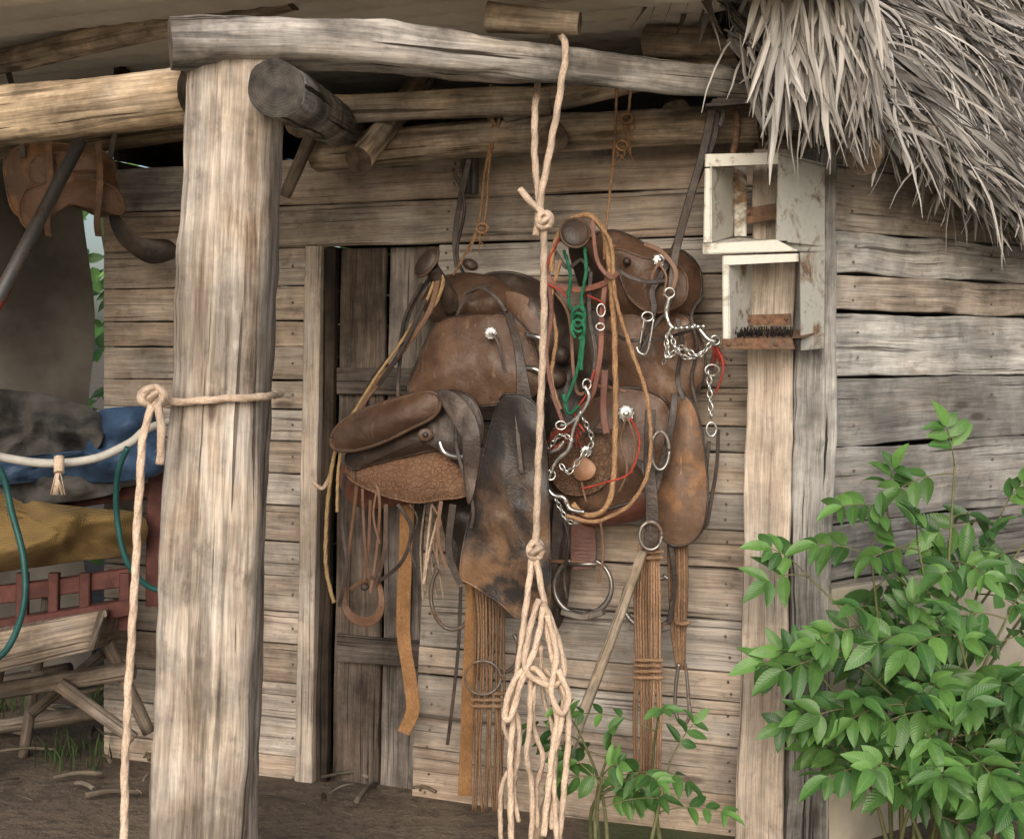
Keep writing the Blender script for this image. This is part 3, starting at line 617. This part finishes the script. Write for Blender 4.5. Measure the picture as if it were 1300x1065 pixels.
rope(mb,[P(684,760,D-.02),P(672,800,D-.03),P(668,850,D-.03),P(700,870,D-.03),P(716,850,D-.03),P(704,800,D-.03),P(690,765,D-.03)],.0085)
rope(mb,[P(690,770,D-.03),P(680,820,D-.03),P(664,860,D-.03),P(648,910,D-.03),P(640,905,D-.03),P(655,860,D-.03),P(680,850,D-.02),P(706,900,D-.02),P(700,960,D-.02),P(690,1060,D-.02)],.0085)
rope(mb,[P(694,780,D-.04),P(706,830,D-.04),P(700,880,D-.04),P(714,905,D-.04),P(722,880,D-.04),P(708,850,D-.04)],.008)
for i in range(6):
    u=645+i*13; q=[P(662+i*6,840+R(-25,25),D+R(-.03,.03))]
    for v in (880,920,960,1000,1040+R(0,50)): q.append(P(u+R(-9,9),v,D+R(-.03,.03)))
    rope(mb,q,R(.0055,.0075),t=(R(.7,1.05),.5,R(0,1)))
mb.obj('hanging_rope',m_rope)
mb=MB()
for pts in ([(622,108),(626,160),(615,220),(606,290),(575,350)],[(628,110),(634,150),(622,200),(618,260),(612,300)],[(783,105),(781,170),(776,230),(768,300),(767,330)],[(801,110),(797,160),(800,200)],[(640,112),(612,130),(630,160)]):
    rope(mb,[W(u,v,.22) for u,v in pts],.0042,n=5)
for (u,v) in ((612,290),(790,185),(626,120),(796,150)):
    for i in range(3): rope(mb,[W(u+7*math.cos(b+i*2),v+6*math.sin(b+i*2),.23+.01*math.sin(2*b)) for b in np.linspace(0,5.8,9)],.0045,n=4)
    for i in range(5): tube(mb,[W(u,v,.23),W(u+R(-12,12),v+R(2,14),.23),W(u+R(-18,18),v+R(10,34),.23)],.0018,5,4)
mb.obj('twine',m_rope2)
# ================================================================ SADDLES
LM=[m_l_brown,m_l_dark,m_l_tan,m_l_fend,m_l_red,m_l_worn,m_l_strap,m_stitch,m_steel]
BR,DK,TN,FE,RD,WO,ST,SI,SL=range(9)
def concho(mb,u,v,o,r=.019):
    c=W(u,v,o); ell(mb,c,r,.004,r,m=SL,nu=18,t=(1,1,1)); ell(mb,c+np.array((0,-.003,0)),r*.4,.004,r*.4,m=SL,t=(1,1,1)); loop(mb,c+np.array((0,-.002,0)),(1,0,0),(0,0,1),r*.8,r*.8,.0016,m=SL)
    for k in range(10):
        a=k*.628; ell(mb,c+np.array((math.cos(a)*r*.92,0,math.sin(a)*r*.92)),r*.18,.003,r*.18,m=SL,nu=6,nv=4,t=(1,1,1))
s1=empty('saddle'); mb=MB()
flap(mb,[(553,356),(585,346),(628,352),(655,372),(660,400),(640,416),(590,418),(548,408),(536,382)],.17,.11,solid=.12,m=BR,wav=.025,t=(.9,.5,.5))
flap(mb,[(612,352),(650,346),(690,362),(720,392),(730,440),(722,490),(700,515),(672,490),(655,430),(630,385)],.14,.10,solid=.10,m=DK,wav=.03,t=(1.4,.5,.5),edge=.006)
flap(mb,[(640,372),(668,376),(690,398),(700,432),(690,456),(668,440),(650,410)],.23,.02,m=BR,wav=.01,t=(1.1,.5,.5))
tube(mb,[W(575,390,.26),W(560,362,.33),W(548,340,.38)],[.034,.027,.022],14,6,m=DK)
rotH=Matrix.Rotation(math.radians(-55),3,'Y')@Matrix.Rotation(.75,3,'X')
ell(mb,W(542,333,.40),.050,.036,.017,rotH,m=DK,t=(1.6,.5,.5),nu=22)
loop(mb,W(542,333,.40),rotH@Vector((1,0,0)),rotH@Vector((0,1,0)),.050,.036,.005,m=BR)
ell(mb,W(597,336,.2),.026,.03,.018,Matrix.Rotation(.4,3,'Y'),m=DK,t=(1.6,.5,.5))
flap(mb,[(556,408),(600,398),(645,398),(670,418),(682,450),(686,496),(645,512),(592,517),(545,507),(517,496),(526,466),(540,432)],.27,.055,tilt=(-.02,.02),m=BR,wav=.022,t=(1.05,.3,.5),edge=.0035,edgem=DK,stitch=SI)
concho(mb,623,423,.338); strap(mb,[W(626,424,.345),W(634,440,.345),W(640,470,.34)],.008,.003,m=DK)
for (a,b) in (((668,424),(697,436)),((660,466),(692,474))): tube(mb,[W(*a,.29),W((a[0]+b[0])/2,(a[1]+b[1])/2-2,.30),W(*b,.29)],.008,8,4,m=SL)
ell(mb,W(712,450,.24),.028,.03,.03,m=DK); ell(mb,W(705,480,.25),.035,.03,.03,m=BR,t=(.6,.5,.5))
flap(mb,[(430,610),(445,585),(500,575),(560,575),(585,600),(560,632),(520,640),(480,645),(448,640)],.20,.04,m=RD,wav=.02,solid=.06)
flap(mb,[(440,604),(444,582),(470,570),(520,572),(560,566),(590,585),(597,615),(590,630),(560,634),(528,638),(490,630),(460,618)],.30,.035,tilt=(0,.0),m=TN,wav=.012,t=(1,.5,.5),edge=.004,stitch=SI)
flap(mb,[(438,578),(470,560),(520,545),(556,520),(570,495),(600,505),(614,540),(606,575),(585,592),(560,572),(520,578),(470,590),(446,596)],.33,.04,m=DK,wav=.02,t=(1.5,.5,.5),edge=.003)
flap(mb,[(420,556),(432,537),(462,520),(505,506),(545,497),(560,508),(552,528),(520,545),(485,562),(450,572),(424,570)],.40,.045,m=BR,wav=.010,t=(.9,.5,.5),edge=.0065,edgem=BR,stitch=SI)
ell(mb,W(540,552,.40),.024,.006,.020,m=BR,nu=16); ell(mb,W(540,552,.408),.009,.006,.009,m=DK)
flap(mb,[(556,495),(580,500),(604,530),(610,570),(603,620),(594,640),(588,600),(590,560),(580,530),(560,512)],.43,.01,m=DK,t=(1.5,.5,.5),wav=.014)
tube(mb,[W(558,560,.37),W(565,575,.37),W(585,580,.37),W(600,572,.36)],.009,8,5,m=SL)
strap(mb,[W(645,398,.33),W(655,430,.37),W(662,470,.40),W(666,510,.40)],[.024,.026,.03,.05],.006,m=DK,t=(1.4,.5,.5))
flap(mb,[(634,506),(650,499),(672,504),(688,528),(695,590),(698,680),(699,752),(692,782),(658,786),(636,768),(600,744),(584,732),(588,690),(602,630),(616,565)],.40,.03,tilt=(.0,-.03),m=FE,wav=.03,t=(1.3,.5,.5),edge=.003)
strap(mb,[W(655,515,.445),W(658,560,.45),W(662,600,.45)],.012,.003,m=DK)
strap(mb,[W(455,600,.3),W(448,660,.28),W(440,720,.28),(W(437,765,.28)),W(450,785,.29),W(472,788,.29),W(484,770,.29),W(480,742,.28),W(462,738,.28),W(445,748,.28)],[.014,.012,.014,.022,.03,.03,.022,.018,.016,.014],.008,m=ST,t=(.9,.5,.5),face=YA)
for pts,w,mm in (([(470,635),(468,690),(462,738)],.010,ST),([(460,620),(463,690),(470,740)],.009,ST),([(480,560),(476,600),(482,640),(478,700),(470,752)],.009,ST),
    ([(482,570),(500,572),(485,600),(474,650),(482,690)],.007,ST),([(505,640),(522,670),(512,710),(485,735),(470,732)],.012,DK),([(520,640),(530,660),(520,690),(528,720)],.006,DK),([(600,640),(605,655),(598,672)],.01,DK),
    ([(438,600),(434,660),(440,720),(430,770)],.012,DK),([(490,640),(488,700),(476,742)],.014,BR),([(575,640),(570,700),(585,742)],.022,DK),([(560,636),(556,680),(566,720)],.012,ST),([(610,590),(600,640),(612,680)],.010,ST),
    ([(470,500),(455,560),(452,610)],.008,DK),([(548,640),(560,665),(550,690),(556,712)],.006,ST),([(500,505),(494,545),(500,590),(492,630)],.007,ST)):
    strap(mb,[W(u,v,.31+R(-.01,.01)) for u,v in pts],w,.003,m=mm)
ell(mb,W(463,745,.31),.014,.012,.012,m=DK)
flap(mb,[(560,636),(600,630),(640,640),(650,700),(630,745),(590,742),(570,700)],.14,.04,m=DK,wav=.03,t=(1.0,.5,.5),solid=.04)
flap(mb,[(690,470),(722,460),(742,500),(735,560),(705,580),(690,540)],.20,.05,m=DK,wav=.03,t=(.9,.5,.5),solid=.08)
flap(mb,[(700,640),(722,648),(726,700),(720,770),(704,800),(696,740)],.14,.02,m=DK,wav=.02,t=(1.1,.5,.5),solid=.02)
mb.obj('saddle_leather',LM,s1)
mb=MB()
strap(mb,[W(517,640,.16),W(514,720,.15),W(512,800,.15),W(520,860,.15),W(524,900,.15),W(512,930,.17)],.043,.004,m=0,t=(1.0,.5,.5))
strap(mb,[W(600,735,.24),W(597,830,.22),W(593,920,.22),W(590,1010,.22)],.042,.004,m=0,t=(.8,.5,.5)); strap(mb,[W(622,640,.18),W(618,760,.18),W(608,860,.18)],.03,.004,m=0,t=(.7,.5,.5))
mb.obj('latigo_webbing',m_web,s1)
mb=MB()
for i in range(11): tube(mb,[W(600+i*4.2,742,.30),W(604+i*3.6+R(-1,1),800,.30+R(-.008,.008)),W(603+i*3.6+R(-2,2),880,.30),W(601+i*3.8+R(-4,4),960,.30+R(-.01,.01)),W(600+i*3.8+R(-4,4),1030,.30)],.0042,5,4,t=(R(.6,1.1),.5,R(0,1)))
for v in (880,888,896): rope(mb,[W(599,v,.315),W(620,v,.322),W(645,v,.315)],.006,n=5)
mb.obj('girth',m_girth,s1)
mb=MB(); loop(mb,W(613,860,.335),(1,0,0),(0,.1,1),.054,.05,.004); 
for (u,v,rx,rz_) in ((575,755,.07,.11),(640,825,.045,.07)):
    tube(mb,[W(u+rx*400*math.cos(a),v-rz_*400*math.sin(a),.2) for a in np.linspace(.5*math.pi-2.4,.5*math.pi+2.4,14)+math.pi],.0065,7,3)
mb.obj('rings_and_stirrups',m_iron,s1)
# ---- second saddle
s2=empty('saddle'); mb=MB()
flap(mb,[(748,304),(775,292),(802,300),(832,316),(865,318),(888,340),(890,375),(872,402),(830,412),(785,405),(748,388),(732,345)],.14,.10,solid=.1,m=BR,wav=.03,t=(1.15,.5,.5),edge=.004,edgem=DK)
flap(mb,[(780,316),(815,326),(850,334),(872,352),(868,384),(830,398),(800,380),(785,345)],.235,.02,m=BR,wav=.016,t=(1.0,.5,.5),edge=.004,stitch=SI)
tube(mb,[W(750,355,.22),W(736,325,.32),W(731,305,.38)],[.04,.03,.024],14,6,m=DK)
rot2=Matrix.Rotation(.3,3,'Y')@Matrix.Rotation(1.1,3,'X')
ell(mb,W(730,296,.405),.042,.048,.018,rot2,m=DK,t=(1.7,.5,.5),nu=22); loop(mb,W(730,296,.405),rot2@Vector((1,0,0)),rot2@Vector((0,1,0)),.042,.048,.0045,m=BR)
concho(mb,838,330,.28,.021); strap(mb,[W(838,332,.285),W(830,345,.285),W(826,360,.28)],.008,.003,m=ST); ell(mb,W(796,332,.25),.012,.01,.012,m=DK)
flap(mb,[(772,400),(820,392),(868,398),(888,425),(896,462),(884,500),(850,516),(812,512),(780,490),(764,450)],.16,.06,m=BR,wav=.03,t=(1.3,.5,.5),solid=.05,edge=.004,edgem=DK,stitch=SI)
flap(mb,[(735,390),(770,385),(785,430),(790,490),(770,530),(740,540),(722,500),(722,440)],.13,.05,m=DK,wav=.03,t=(1.2,.5,.5),solid=.05)
flap(mb,[(700,560),(735,515),(785,492),(835,500),(856,530),(852,580),(836,618),(795,640),(742,650),(708,632),(694,598)],.19,.06,m=BR,wav=.03,t=(1.2,.5,.5),solid=.05,edge=.005,edgem=DK,stitch=SI)
flap(mb,[(724,640),(780,634),(838,610),(848,628),(822,655),(770,668),(728,664)],.15,.04,m=RD,wav=.01,solid=.04,t=(.9,.5,.5))
flap(mb,[(700,548),(730,540),(770,556),(780,590),(760,622),(722,628),(700,604)],.255,.02,m=TN,wav=.012,t=(.6,.5,.5),edge=.003)
concho(mb,795,525,.27,.024); concho(mb,744,573,.29,.018)
flap(mb,[(728,585),(742,580),(756,592),(752,606),(735,610),(726,598)],.30,.01,m=ST,t=(1.7,.5,.5),wav=.015)
flap(mb,[(862,500),(876,505),(888,532),(896,580),(899,630),(894,668),(880,688),(858,694),(842,684),(834,655),(836,610),(846,560),(852,520)],.22,.035,m=WO,wav=.018,t=(1.1,.5,.5),edge=.0035,edgem=DK)
strap(mb,[W(740,640,.14),W(740,690,.15),W(741,722,.16)],[.07,.085,.07],.008,m=RD,t=(.75,.5,.5)); strap(mb,[W(710,640,.16),W(705,720,.16),W(702,790,.14)],[.035,.035,.03],.006,m=DK,t=(1.3,.5,.5))
strap(mb,[W(826,520,.30),W(824,580,.31),W(828,650,.31),W(826,700,.30)],[.03,.032,.04,.045],.006,m=DK,t=(1.5,.5,.5)); strap(mb,[W(808,585,.3),W(820,600,.31),W(826,640,.31)],.02,.004,m=DK)
strap(mb,[W(857,500,.28),W(852,540,.3),W(838,600,.3),W(826,640,.31)],.02,.004,m=DK)
for u0,u1 in ((700,760),(722,758)): strap(mb,[W(u0,712,.17),W(u1,716,.17)],.012,.006,m=ST)
strap(mb,[W(582,640,.15),W(580,690,.15),W(577,720,.15)],[.06,.055,.04],.008,m=DK,t=(1.2,.5,.5))
for pts,w,mm in (([(780,340),(800,352),(822,358),(846,356)],.012,DK),([(770,420),(800,432),(840,430),(880,418)],.010,DK),([(860,405),(866,440),(860,480),(868,508)],.014,DK),([(795,530),(788,560),(796,596),(786,624)],.007,ST),([(797,530),(806,562),(802,600)],.006,ST),
   ([(838,336),(846,352),(842,376)],.006,ST),([(744,578),(738,606),(744,636)],.007,ST),([(700,500),(716,530),(745,545),(785,548)],.014,DK),([(715,655),(722,690),(716,730),(720,760)],.009,DK),([(762,660),(766,700),(760,740)],.008,ST),([(852,690),(856,740),(850,790)],.016,DK)):
    strap(mb,[W(u,v,.285+R(-.01,.01)) if v<650 else W(u,v,.2) for u,v in pts],w,.004,m=mm)
mb.obj('saddle_leather',LM,s2)
mb=MB()
for u,v,rx,rz_ in ((740,752,.088,.088),(826,770,.085,.085)):
    o=.17
    tube(mb,[W(u+rx*415*math.sin(a),v-rz_*415*math.cos(a)-8,o) for a in np.linspace(.45,2*math.pi-.45,20)],[.006,.007,.009,.011,.009,.007,.006],8,3)
    tube(mb,[W(u-18,v-36,o),W(u+18,v-36,o)],.007,8,2)
    strap(mb,[W(u-26,v+24,o+.0),W(u,v+30,o+.0),W(u+26,v+24,o)],.02,.03,m=0)
loop(mb,W(826,680,.33),(1,0,0),(0,0,1),.032,.04,.0055); loop(mb,W(838,572,.33),(1,0,0),(0,0,1),.026,.055,.006)
tube(mb,[W(862,842,.2),W(858,870,.2),W(858,905,.2),W(868,920,.2),W(876,905,.2),W(873,885,.2)],.0055,8,6); tube(mb,[W(870,842,.2),W(873,870,.2),W(875,905,.2)],.005,8,6)
mb.obj('rings_and_stirrups',metal('stirrup_iron',(.30,.28,.26),(.19,.11,.06),.35,.4,.9),s2)
mb=MB()
for i in range(10): tube(mb,[W(812+i*2.6,690,.29),W(806+i*3.5,760,.29+R(-.008,.008)),W(807+i*3.4+R(-1,1),840,.29),W(806+i*3.5+R(-2,2),910,.29+R(-.008,.008)),W(807+i*3.4,985,.29)],.0042,5,4,t=(R(.7,1.3),.5,R(0,1)))
for v in (838,845,852,860): rope(mb,[W(804,v,.30),W(823,v,.31),W(842,v,.30)],.0055,n=5)
for v in (700,708): rope(mb,[W(810,v,.30),W(824,v,.31),W(842,v,.30)],.006,n=5)
for i in range(8): tube(mb,[W(848+i*3.4,680,.17),W(850+i*3.2,740,.18),W(852+i*2.6+R(-1,1),800,.18),W(860+i*1.2,850,.19)],.0045,5,4,t=(R(.6,1.0),.5,R(0,1)))
rope(mb,[W(858,790,.2),W(866,792,.21),W(876,790,.2)],.006,n=5)
for u in (812,828): 
    for i in range(12): tube(mb,[W(u+R(-8,8),980,.29),W(u+R(-12,12),1010,.29)],.0015,4,1)
mb.obj('girth',m_girth,s2)
# ================================================================ BRIDLES, REINS
b1=empty('bridle'); mb=MB()
rope(mb,[W(u,v,.36) for u,v in((558,348),(562,356),(556,378),(530,420),(500,460),(462,505),(440,540),(424,580),(416,640),(414,720),(424,765))],.0065)
rope(mb,[W(u,v,.37) for u,v in((552,352),(540,385),(505,440),(470,490),(445,535),(430,590),(428,650))],.005)
mb.obj('cord_rein',m_ropey,b1)
mb=MB()
strap(mb,[W(u,v,.37) for u,v in((556,355),(545,395),(515,440),(485,480),(462,510),(448,535))],.016,.005,m=1)
strap(mb,[W(u,v,.34) for u,v in((548,350),(525,385),(512,430),(505,500),(515,540))],.012,.005,m=0)
strap(mb,[W(u,v,.39) for u,v in((540,380),(512,440),(480,490))],.014,.005,m=0)
strap(mb,[W(u,v,.36) for u,v in((536,360),(515,400),(505,440),(480,470),(462,500))],.010,.005,m=0)
strap(mb,[W(u,v,.34) for u,v in((590,372),(610,365),(630,378),(642,395))],.012,.004,m=0); strap(mb,[W(u,v,.33) for u,v in((580,400),(590,380),(608,365),(625,362))],.01,.004,m=0)
strap(mb,[W(u,v,.42) for u,v in((560,505),(578,530),(580,570),(600,640),(598,670))],.012,.004,m=0)
tube(mb,[W(u,v,.15) for u,v in((575,215),(590,260),(580,320),(590,350))],.006,6,6,m=0); strap(mb,[W(u,v,.15) for u,v in((596,200),(585,250),(578,300),(580,340))],.018,.004,m=0)
strap(mb,[W(u,v,.2) for u,v in((585,745),(582,820),(575,890),(568,945))],.011,.004,m=0)
mb.obj('strap_leather',[m_l_dark,m_l_strap],b1)
mb=MB(); rope(mb,[W(u,v,.12) for u,v in((398,612),(410,620),(420,600))],.007); rope(mb,[W(u,v,.2) for u,v in((560,640),(545,700),(538,740),(548,640))],.004)
for u in (540,552,560,548): rope(mb,[W(u,640,.16),W(u-6,690,.16),W(u-2+R(-5,5),760,.16)],.0035,t=(.65,.5,.5))
mb.obj('cord_ends',m_rope,b1)
b2=empty('bridle'); mb=MB()
rope(mb,[W(u,v,.37) for u,v in((700,345),(703,310),(722,282),(748,274),(768,300),(776,360),(780,440),(781,540),(778,610),(768,645),(745,655),(728,640))],.0085)
rope(mb,[W(u,v,.39) for u,v in((752,276),(775,310),(782,380),(800,440),(818,490),(826,545),(822,600),(802,638),(775,655),(750,662),(720,655))],.0062)
rope(mb,[W(u,v,.36) for u,v in((712,330),(700,380),(706,430),(700,480),(712,520))],.006)
mb.obj('braided_reins',m_rope2,b2); mb=MB()
strap(mb,[W(u,v,.37) for u,v in((696,350),(704,362),(735,368),(766,360),(772,352))],.017,.005,m=0,t=(1.4,.5,.5)); strap(mb,[W(u,v,.36) for u,v in((768,362),(764,400),(762,450),(752,500),(735,522))],.016,.005,m=0,t=(1.4,.5,.5))
strap(mb,[W(u,v,.36) for u,v in((705,320),(720,340),(738,330),(748,345))],.012,.004,m=1); strap(mb,[W(u,v,.35) for u,v in((700,365),(722,400),(728,470),(735,500),(760,490),(795,497))],.01,.004,m=2)
strap(mb,[W(u,v,.40) for u,v in((752,280),(758,330),(775,352),(785,345))],.013,.005,m=0); strap(mb,[W(u,v,.4) for u,v in((768,470),(766,520),(770,550))],.02,.006,m=0)
strap(mb,[W(u,v,.30) for u,v in((903,140),(898,170),(888,210),(872,265),(858,320),(852,370),(846,392))],.024,.006,m=1,t=(1.1,.5,.5)); strap(mb,[W(u,v,.28) for u,v in((910,140),(905,180),(880,240),(862,300),(842,345),(828,370),(830,395),(815,440))],.018,.005,m=1,t=(1.0,.5,.5))
strap(mb,[W(u,v,.29) for u,v in((896,145),(905,138),(918,142),(914,160))],.014,.005,m=1)
strap(mb,[W(u,v,.31) for u,v in((818,310),(840,320),(858,345),(852,372))],.014,.005,m=2); strap(mb,[W(u,v,.3) for u,v in((812,450),(822,430),(838,405),(850,396))],.012,.005,m=1)
strap(mb,[W(u,v,.2) for u,v in((912,545),(910,590),(902,640),(896,668),(892,650),(896,600),(900,560))],.012,.004,m=1); strap(mb,[W(u,v,.22) for u,v in((910,430),(906,455),(902,470))],.014,.005,m=1)
strap(mb,[W(u,v,.2) for u,v in((893,375),(878,400),(885,440),(878,480),(884,510))],.010,.004,m=1)
strap(mb,[W(u,v,.37) for u,v in((708,300),(696,340),(700,400),(694,450),(702,500),(716,540))],.012,.004,m=0); strap(mb,[W(u,v,.35) for u,v in((750,345),(748,400),(756,450),(748,500))],.014,.005,m=1); strap(mb,[W(u,v,.36) for u,v in((768,520),(750,545),(720,552),(698,566))],.012,.004,m=1)
mb.obj('headstall',[m_l_red,m_l_dark,m_l_strap],b2)
mb=MB()
for k,pts in enumerate((((716,318),(724,350),(722,385),(738,410),(736,450),(730,480),(718,512)),((741,300),(744,345),(738,380),(742,402),(738,470)),((715,500),(722,525),(735,515)))):
    rope(mb,[W(u,v,.385) for u,v in pts],.0052)
for i in range(3): rope(mb,[W(734+8*math.cos(b+i),402+12*math.sin(b+i)+i*8,.395+.01*math.sin(2*b)) for b in np.linspace(0,5.8,9)],.005,n=4)
mb.obj('green_cord',m_green,b2); mb=MB()
for pts in (((693,360),(715,372),(728,395)),((712,300),(697,330),(690,355)),((745,375),(765,385),(766,400)),((755,470),(745,500),(730,525),(742,548)),((700,572),(715,560),(728,548)),((740,620),(770,612),(800,600),(812,560),(800,530)),((910,442),(918,460),(916,480),(908,500))):
    rope(mb,[W(u,v,.375) for u,v in pts],.003)
for i in range(16): tube(mb,[W(908+R(-4,4),440,.24),W(914+R(-12,12),462+R(-8,8),.25)],.0012,4,1)
for i in range(20): tube(mb,[W(728+R(-6,6),535,.36),W(715+R(-26,30),556+R(-10,14),.37)],.0015,4,1)
mb.obj('red_cord',m_redc,b2)
mb=MB()
def bit(pts,o,r=.0055): tube(mb,[W(u,v,o) for u,v in pts],r,8,7)
bit([(850,378),(846,398),(854,416),(872,416),(884,414),(898,430),(908,434)],.33,.007); bit([(852,416),(846,432),(850,440)],.33); bit([(818,404),(812,440)],.31,.004); bit([(830,404),(822,446),(812,448),(808,440)],.31,.004)
loop(mb,W(850,372,.33),(1,0,0),(0,0,1),.014,.014,.003); loop(mb,W(908,432,.3),(1,0,0),(0,0,1),.013,.013,.003); loop(mb,W(822,402,.31),(1,0,0),(0,0,1),.016,.013,.003)
for k in range(6): ell(mb,W(858+k*7,417-k*.5,.34),.009,.009,.008,nu=8,nv=5,t=(1,1,1))
chain(mb,[W(846,425,.34),W(848,455,.34),W(864,440,.34),W(886,452,.34),W(902,436,.33)],.022,.0026); chain(mb,[W(852,425,.34),W(860,446,.35),W(874,455,.34),(W(890,448,.34))],.02,.0024)
chain(mb,[W(900,470,.25),W(901,500,.25),W(903,530,.25)],.024,.003); chain(mb,[W(850,440,.34),W(842,462,.33)],.018,.0022)
bit([(742,490),(748,505),(738,525),(722,538),(712,540)],.39,.0065); bit([(738,522),(728,545),(722,570),(706,585),(700,600)],.39,.0065); bit([(700,598),(694,615),(702,628),(716,632),(724,646),(742,650)],.39,.0065); bit([(696,575),(708,570),(716,560)],.39)
loop(mb,W(699,603,.39),(1,0,0),(0,0,1),.014,.014,.0035); loop(mb,W(745,488,.39),(1,0,0),(0,0,1),.012,.015,.003); loop(mb,W(712,540,.4),(1,0,0),(0,0,1),.015,.012,.003)
chain(mb,[W(740,530,.38),W(752,560,.36),W(738,580,.37),W(722,600,.38),W(712,590,.38)],.022,.0026); chain(mb,[W(696,570,.39),W(712,552,.4),W(728,560,.4)],.02,.0024); chain(mb,[W(705,632,.38),(W(722,662,.37)),W(740,660,.36)],.02,.0024)
loop(mb,W(763,394,.38),(1,0,0),(0,0,1),.012,.018,.003); loop(mb,W(762,415,.38),(1,0,0),(0,0,1),.012,.010,.003); loop(mb,W(903,545,.24),(1,0,0),(0,0,1),.014,.02,.0035); loop(mb,W(904,470,.25),(1,0,0),(0,0,1),.02,.016,.0035)
mb.obj('bits_and_chains',m_steel,b2)
# wooden stick leaning on wall
mb=MB(); tube(mb,[P(816,700,3.86),P(776,810,3.80),P(742,900,3.76),P(700,1010,3.7),P(672,1090,3.66)],[.014,.0155,.016,.017,.018],10,8,t=(.95,.3,.2),wob=.15); mb.obj('wooden_stick',m_log)
# ================================================================ METAL BOX
bx=empty('metal_box'); mb=MB()
def sheet(mb,a,b,c,d,th=.004,m=0,n=(0,-1,0),w=.0015): plank(mb,a,b,c,d,n,th,(1,.5,.5),m,w,.06)
d0=3.74; d1=3.90; ny=(.5,-.87,0)
sheet(mb,P(989,197,d0),P(985,318,d0),P(1047,320,d1),P(1047,212,d1),.004,0,ny)
sheet(mb,P(1016,320.5,d0+.06),P(1017,445,d0+.06),P(1046,442,d1),P(1047,320.5,d1),.004,0,ny)
sheet(mb,P(897,196,d0),P(989,194,d0),P(1047,208,d1),P(960,208,d1),.004,0,(0,0,1))
sheet(mb,P(895,196,d0-.004),P(989,194,d0-.004),P(989,208,d0-.004),P(895,212,d0-.004),.004)
sheet(mb,P(895,214,d0-.003),P(903,214,d0-.003),P(903,308,d0-.003),P(893,308,d0-.003),.004); sheet(mb,P(903,212,d0),P(932,214,d1),P(930,300,d1),P(903,308,d0),.003,0,(1,0,0))
sheet(mb,P(932,212,d1),P(948,212,d1),P(948,300,d1),P(932,300,d1),.003,0)
sheet(mb,P(892,309,d0-.004),P(892,323,d0-.004),P(1014,319,d0-.004),P(985,304,d0-.004),.004,0)
sheet(mb,P(892,309,d0),P(1000,306,d0),P(1046,312,d1),P(940,302,d1),.003,0,(0,0,1))
sheet(mb,P(917,326,d0-.003),P(925,326,d0-.003),P(927,432,d0-.003),P(918,432,d0-.003),.004); sheet(mb,P(925,330,d0),P(955,334,d1),P(955,420,d1),P(927,432,d0),.003,0,(1,0,0))
sheet(mb,P(917,325,d0-.003),P(1014,322,d0-.003),P(1014,332,d0-.003),P(917,337,d0-.003),.004)
sheet(mb,P(925,432,d0),P(1018,430,d0),P(1040,420,d1),P(950,418,d1),.003,1,(0,0,1))
mb.obj('sheet_panels',[m_galv,m_rust],bx); mb=MB()
sheet(mb,P(917,430,d0-.008),P(1006,430,d0-.008),P(1010,443,d0-.008),P(917,443,d0-.008),.005)
sheet(mb,P(948,264,d1-.03),P(988,258,d1-.03),P(988,278,d1-.03),P(948,284,d1-.03),.004); sheet(mb,P(945,400,d1-.03),P(1005,398,d1-.03),P(1005,413,d1-.03),P(945,413,d1-.03),.004)
for u,v in ((950,270),(985,266),(950,406),(998,404),(925,437),(985,437)): ell(mb,P(u,v,d0-.012 if v>430 else d1-.036),.006,.003,.006,nu=8,nv=5)
mb.obj('rusty_brackets',m_rust,bx)
mb=MB()
for i in range(260): u=R(925,1008); tube(mb,[P(u,430,R(d0+.02,d1-.03)),P(u+R(-3,3),R(414,424),R(d0+.02,d1-.03))],.0013,4,1)
mb.obj('bristles',plain('dark_bristle',(.01,.01,.01),(.03,.025,.02),20),bx)
mb=MB(); tube(mb,[P(934,140,3.85),P(936,165,3.82),P(930,200,3.80)],.01,8,4); mb.obj('hanger',m_rust,bx)
# ================================================================ LIGHT + CAMERA
w=bpy.data.worlds.new('World'); scene.world=w; w.use_nodes=True; nt=w.node_tree; bg=nt.nodes['Background']; sky=nt.nodes.new('ShaderNodeTexSky'); sky.sky_type='NISHITA'; sky.sun_disc=False
EL,AZ=math.radians(27),math.radians(187)
sky.sun_elevation=EL; sky.sun_rotation=AZ; sky.air_density=1.; sky.dust_density=4.; sky.ozone_density=1
nt.links.new(sky.outputs[0],bg.inputs[0]); bg.inputs[1].default_value=.15
sd=bpy.data.lights.new('sun','SUN'); sd.energy=2.0; sd.angle=math.radians(45); sd.color=(1,.975,.945); so=bpy.data.objects.new('sun',sd); scene.collection.objects.link(so)
dirv=Vector((math.sin(AZ)*math.cos(EL),math.cos(AZ)*math.cos(EL),math.sin(EL)))
so.rotation_euler=dirv.to_track_quat('Z','Y').to_euler(); so.location=(0,-3,8)
cd=bpy.data.cameras.new('camera'); cam=bpy.data.objects.new('camera',cd); scene.collection.objects.link(cam); cam.location=(0,0,EYE); cam.rotation_euler=(math.pi/2,0,0)
cd.sensor_width=36; cd.lens=FOC/1300*36; cd.shift_y=-(532.5-440)/1300; cd.clip_end=2000; cd.clip_start=.05
scene.camera=cam
scene.view_settings.view_transform='Standard'; scene.view_settings.look='None'; scene.view_settings.exposure=0
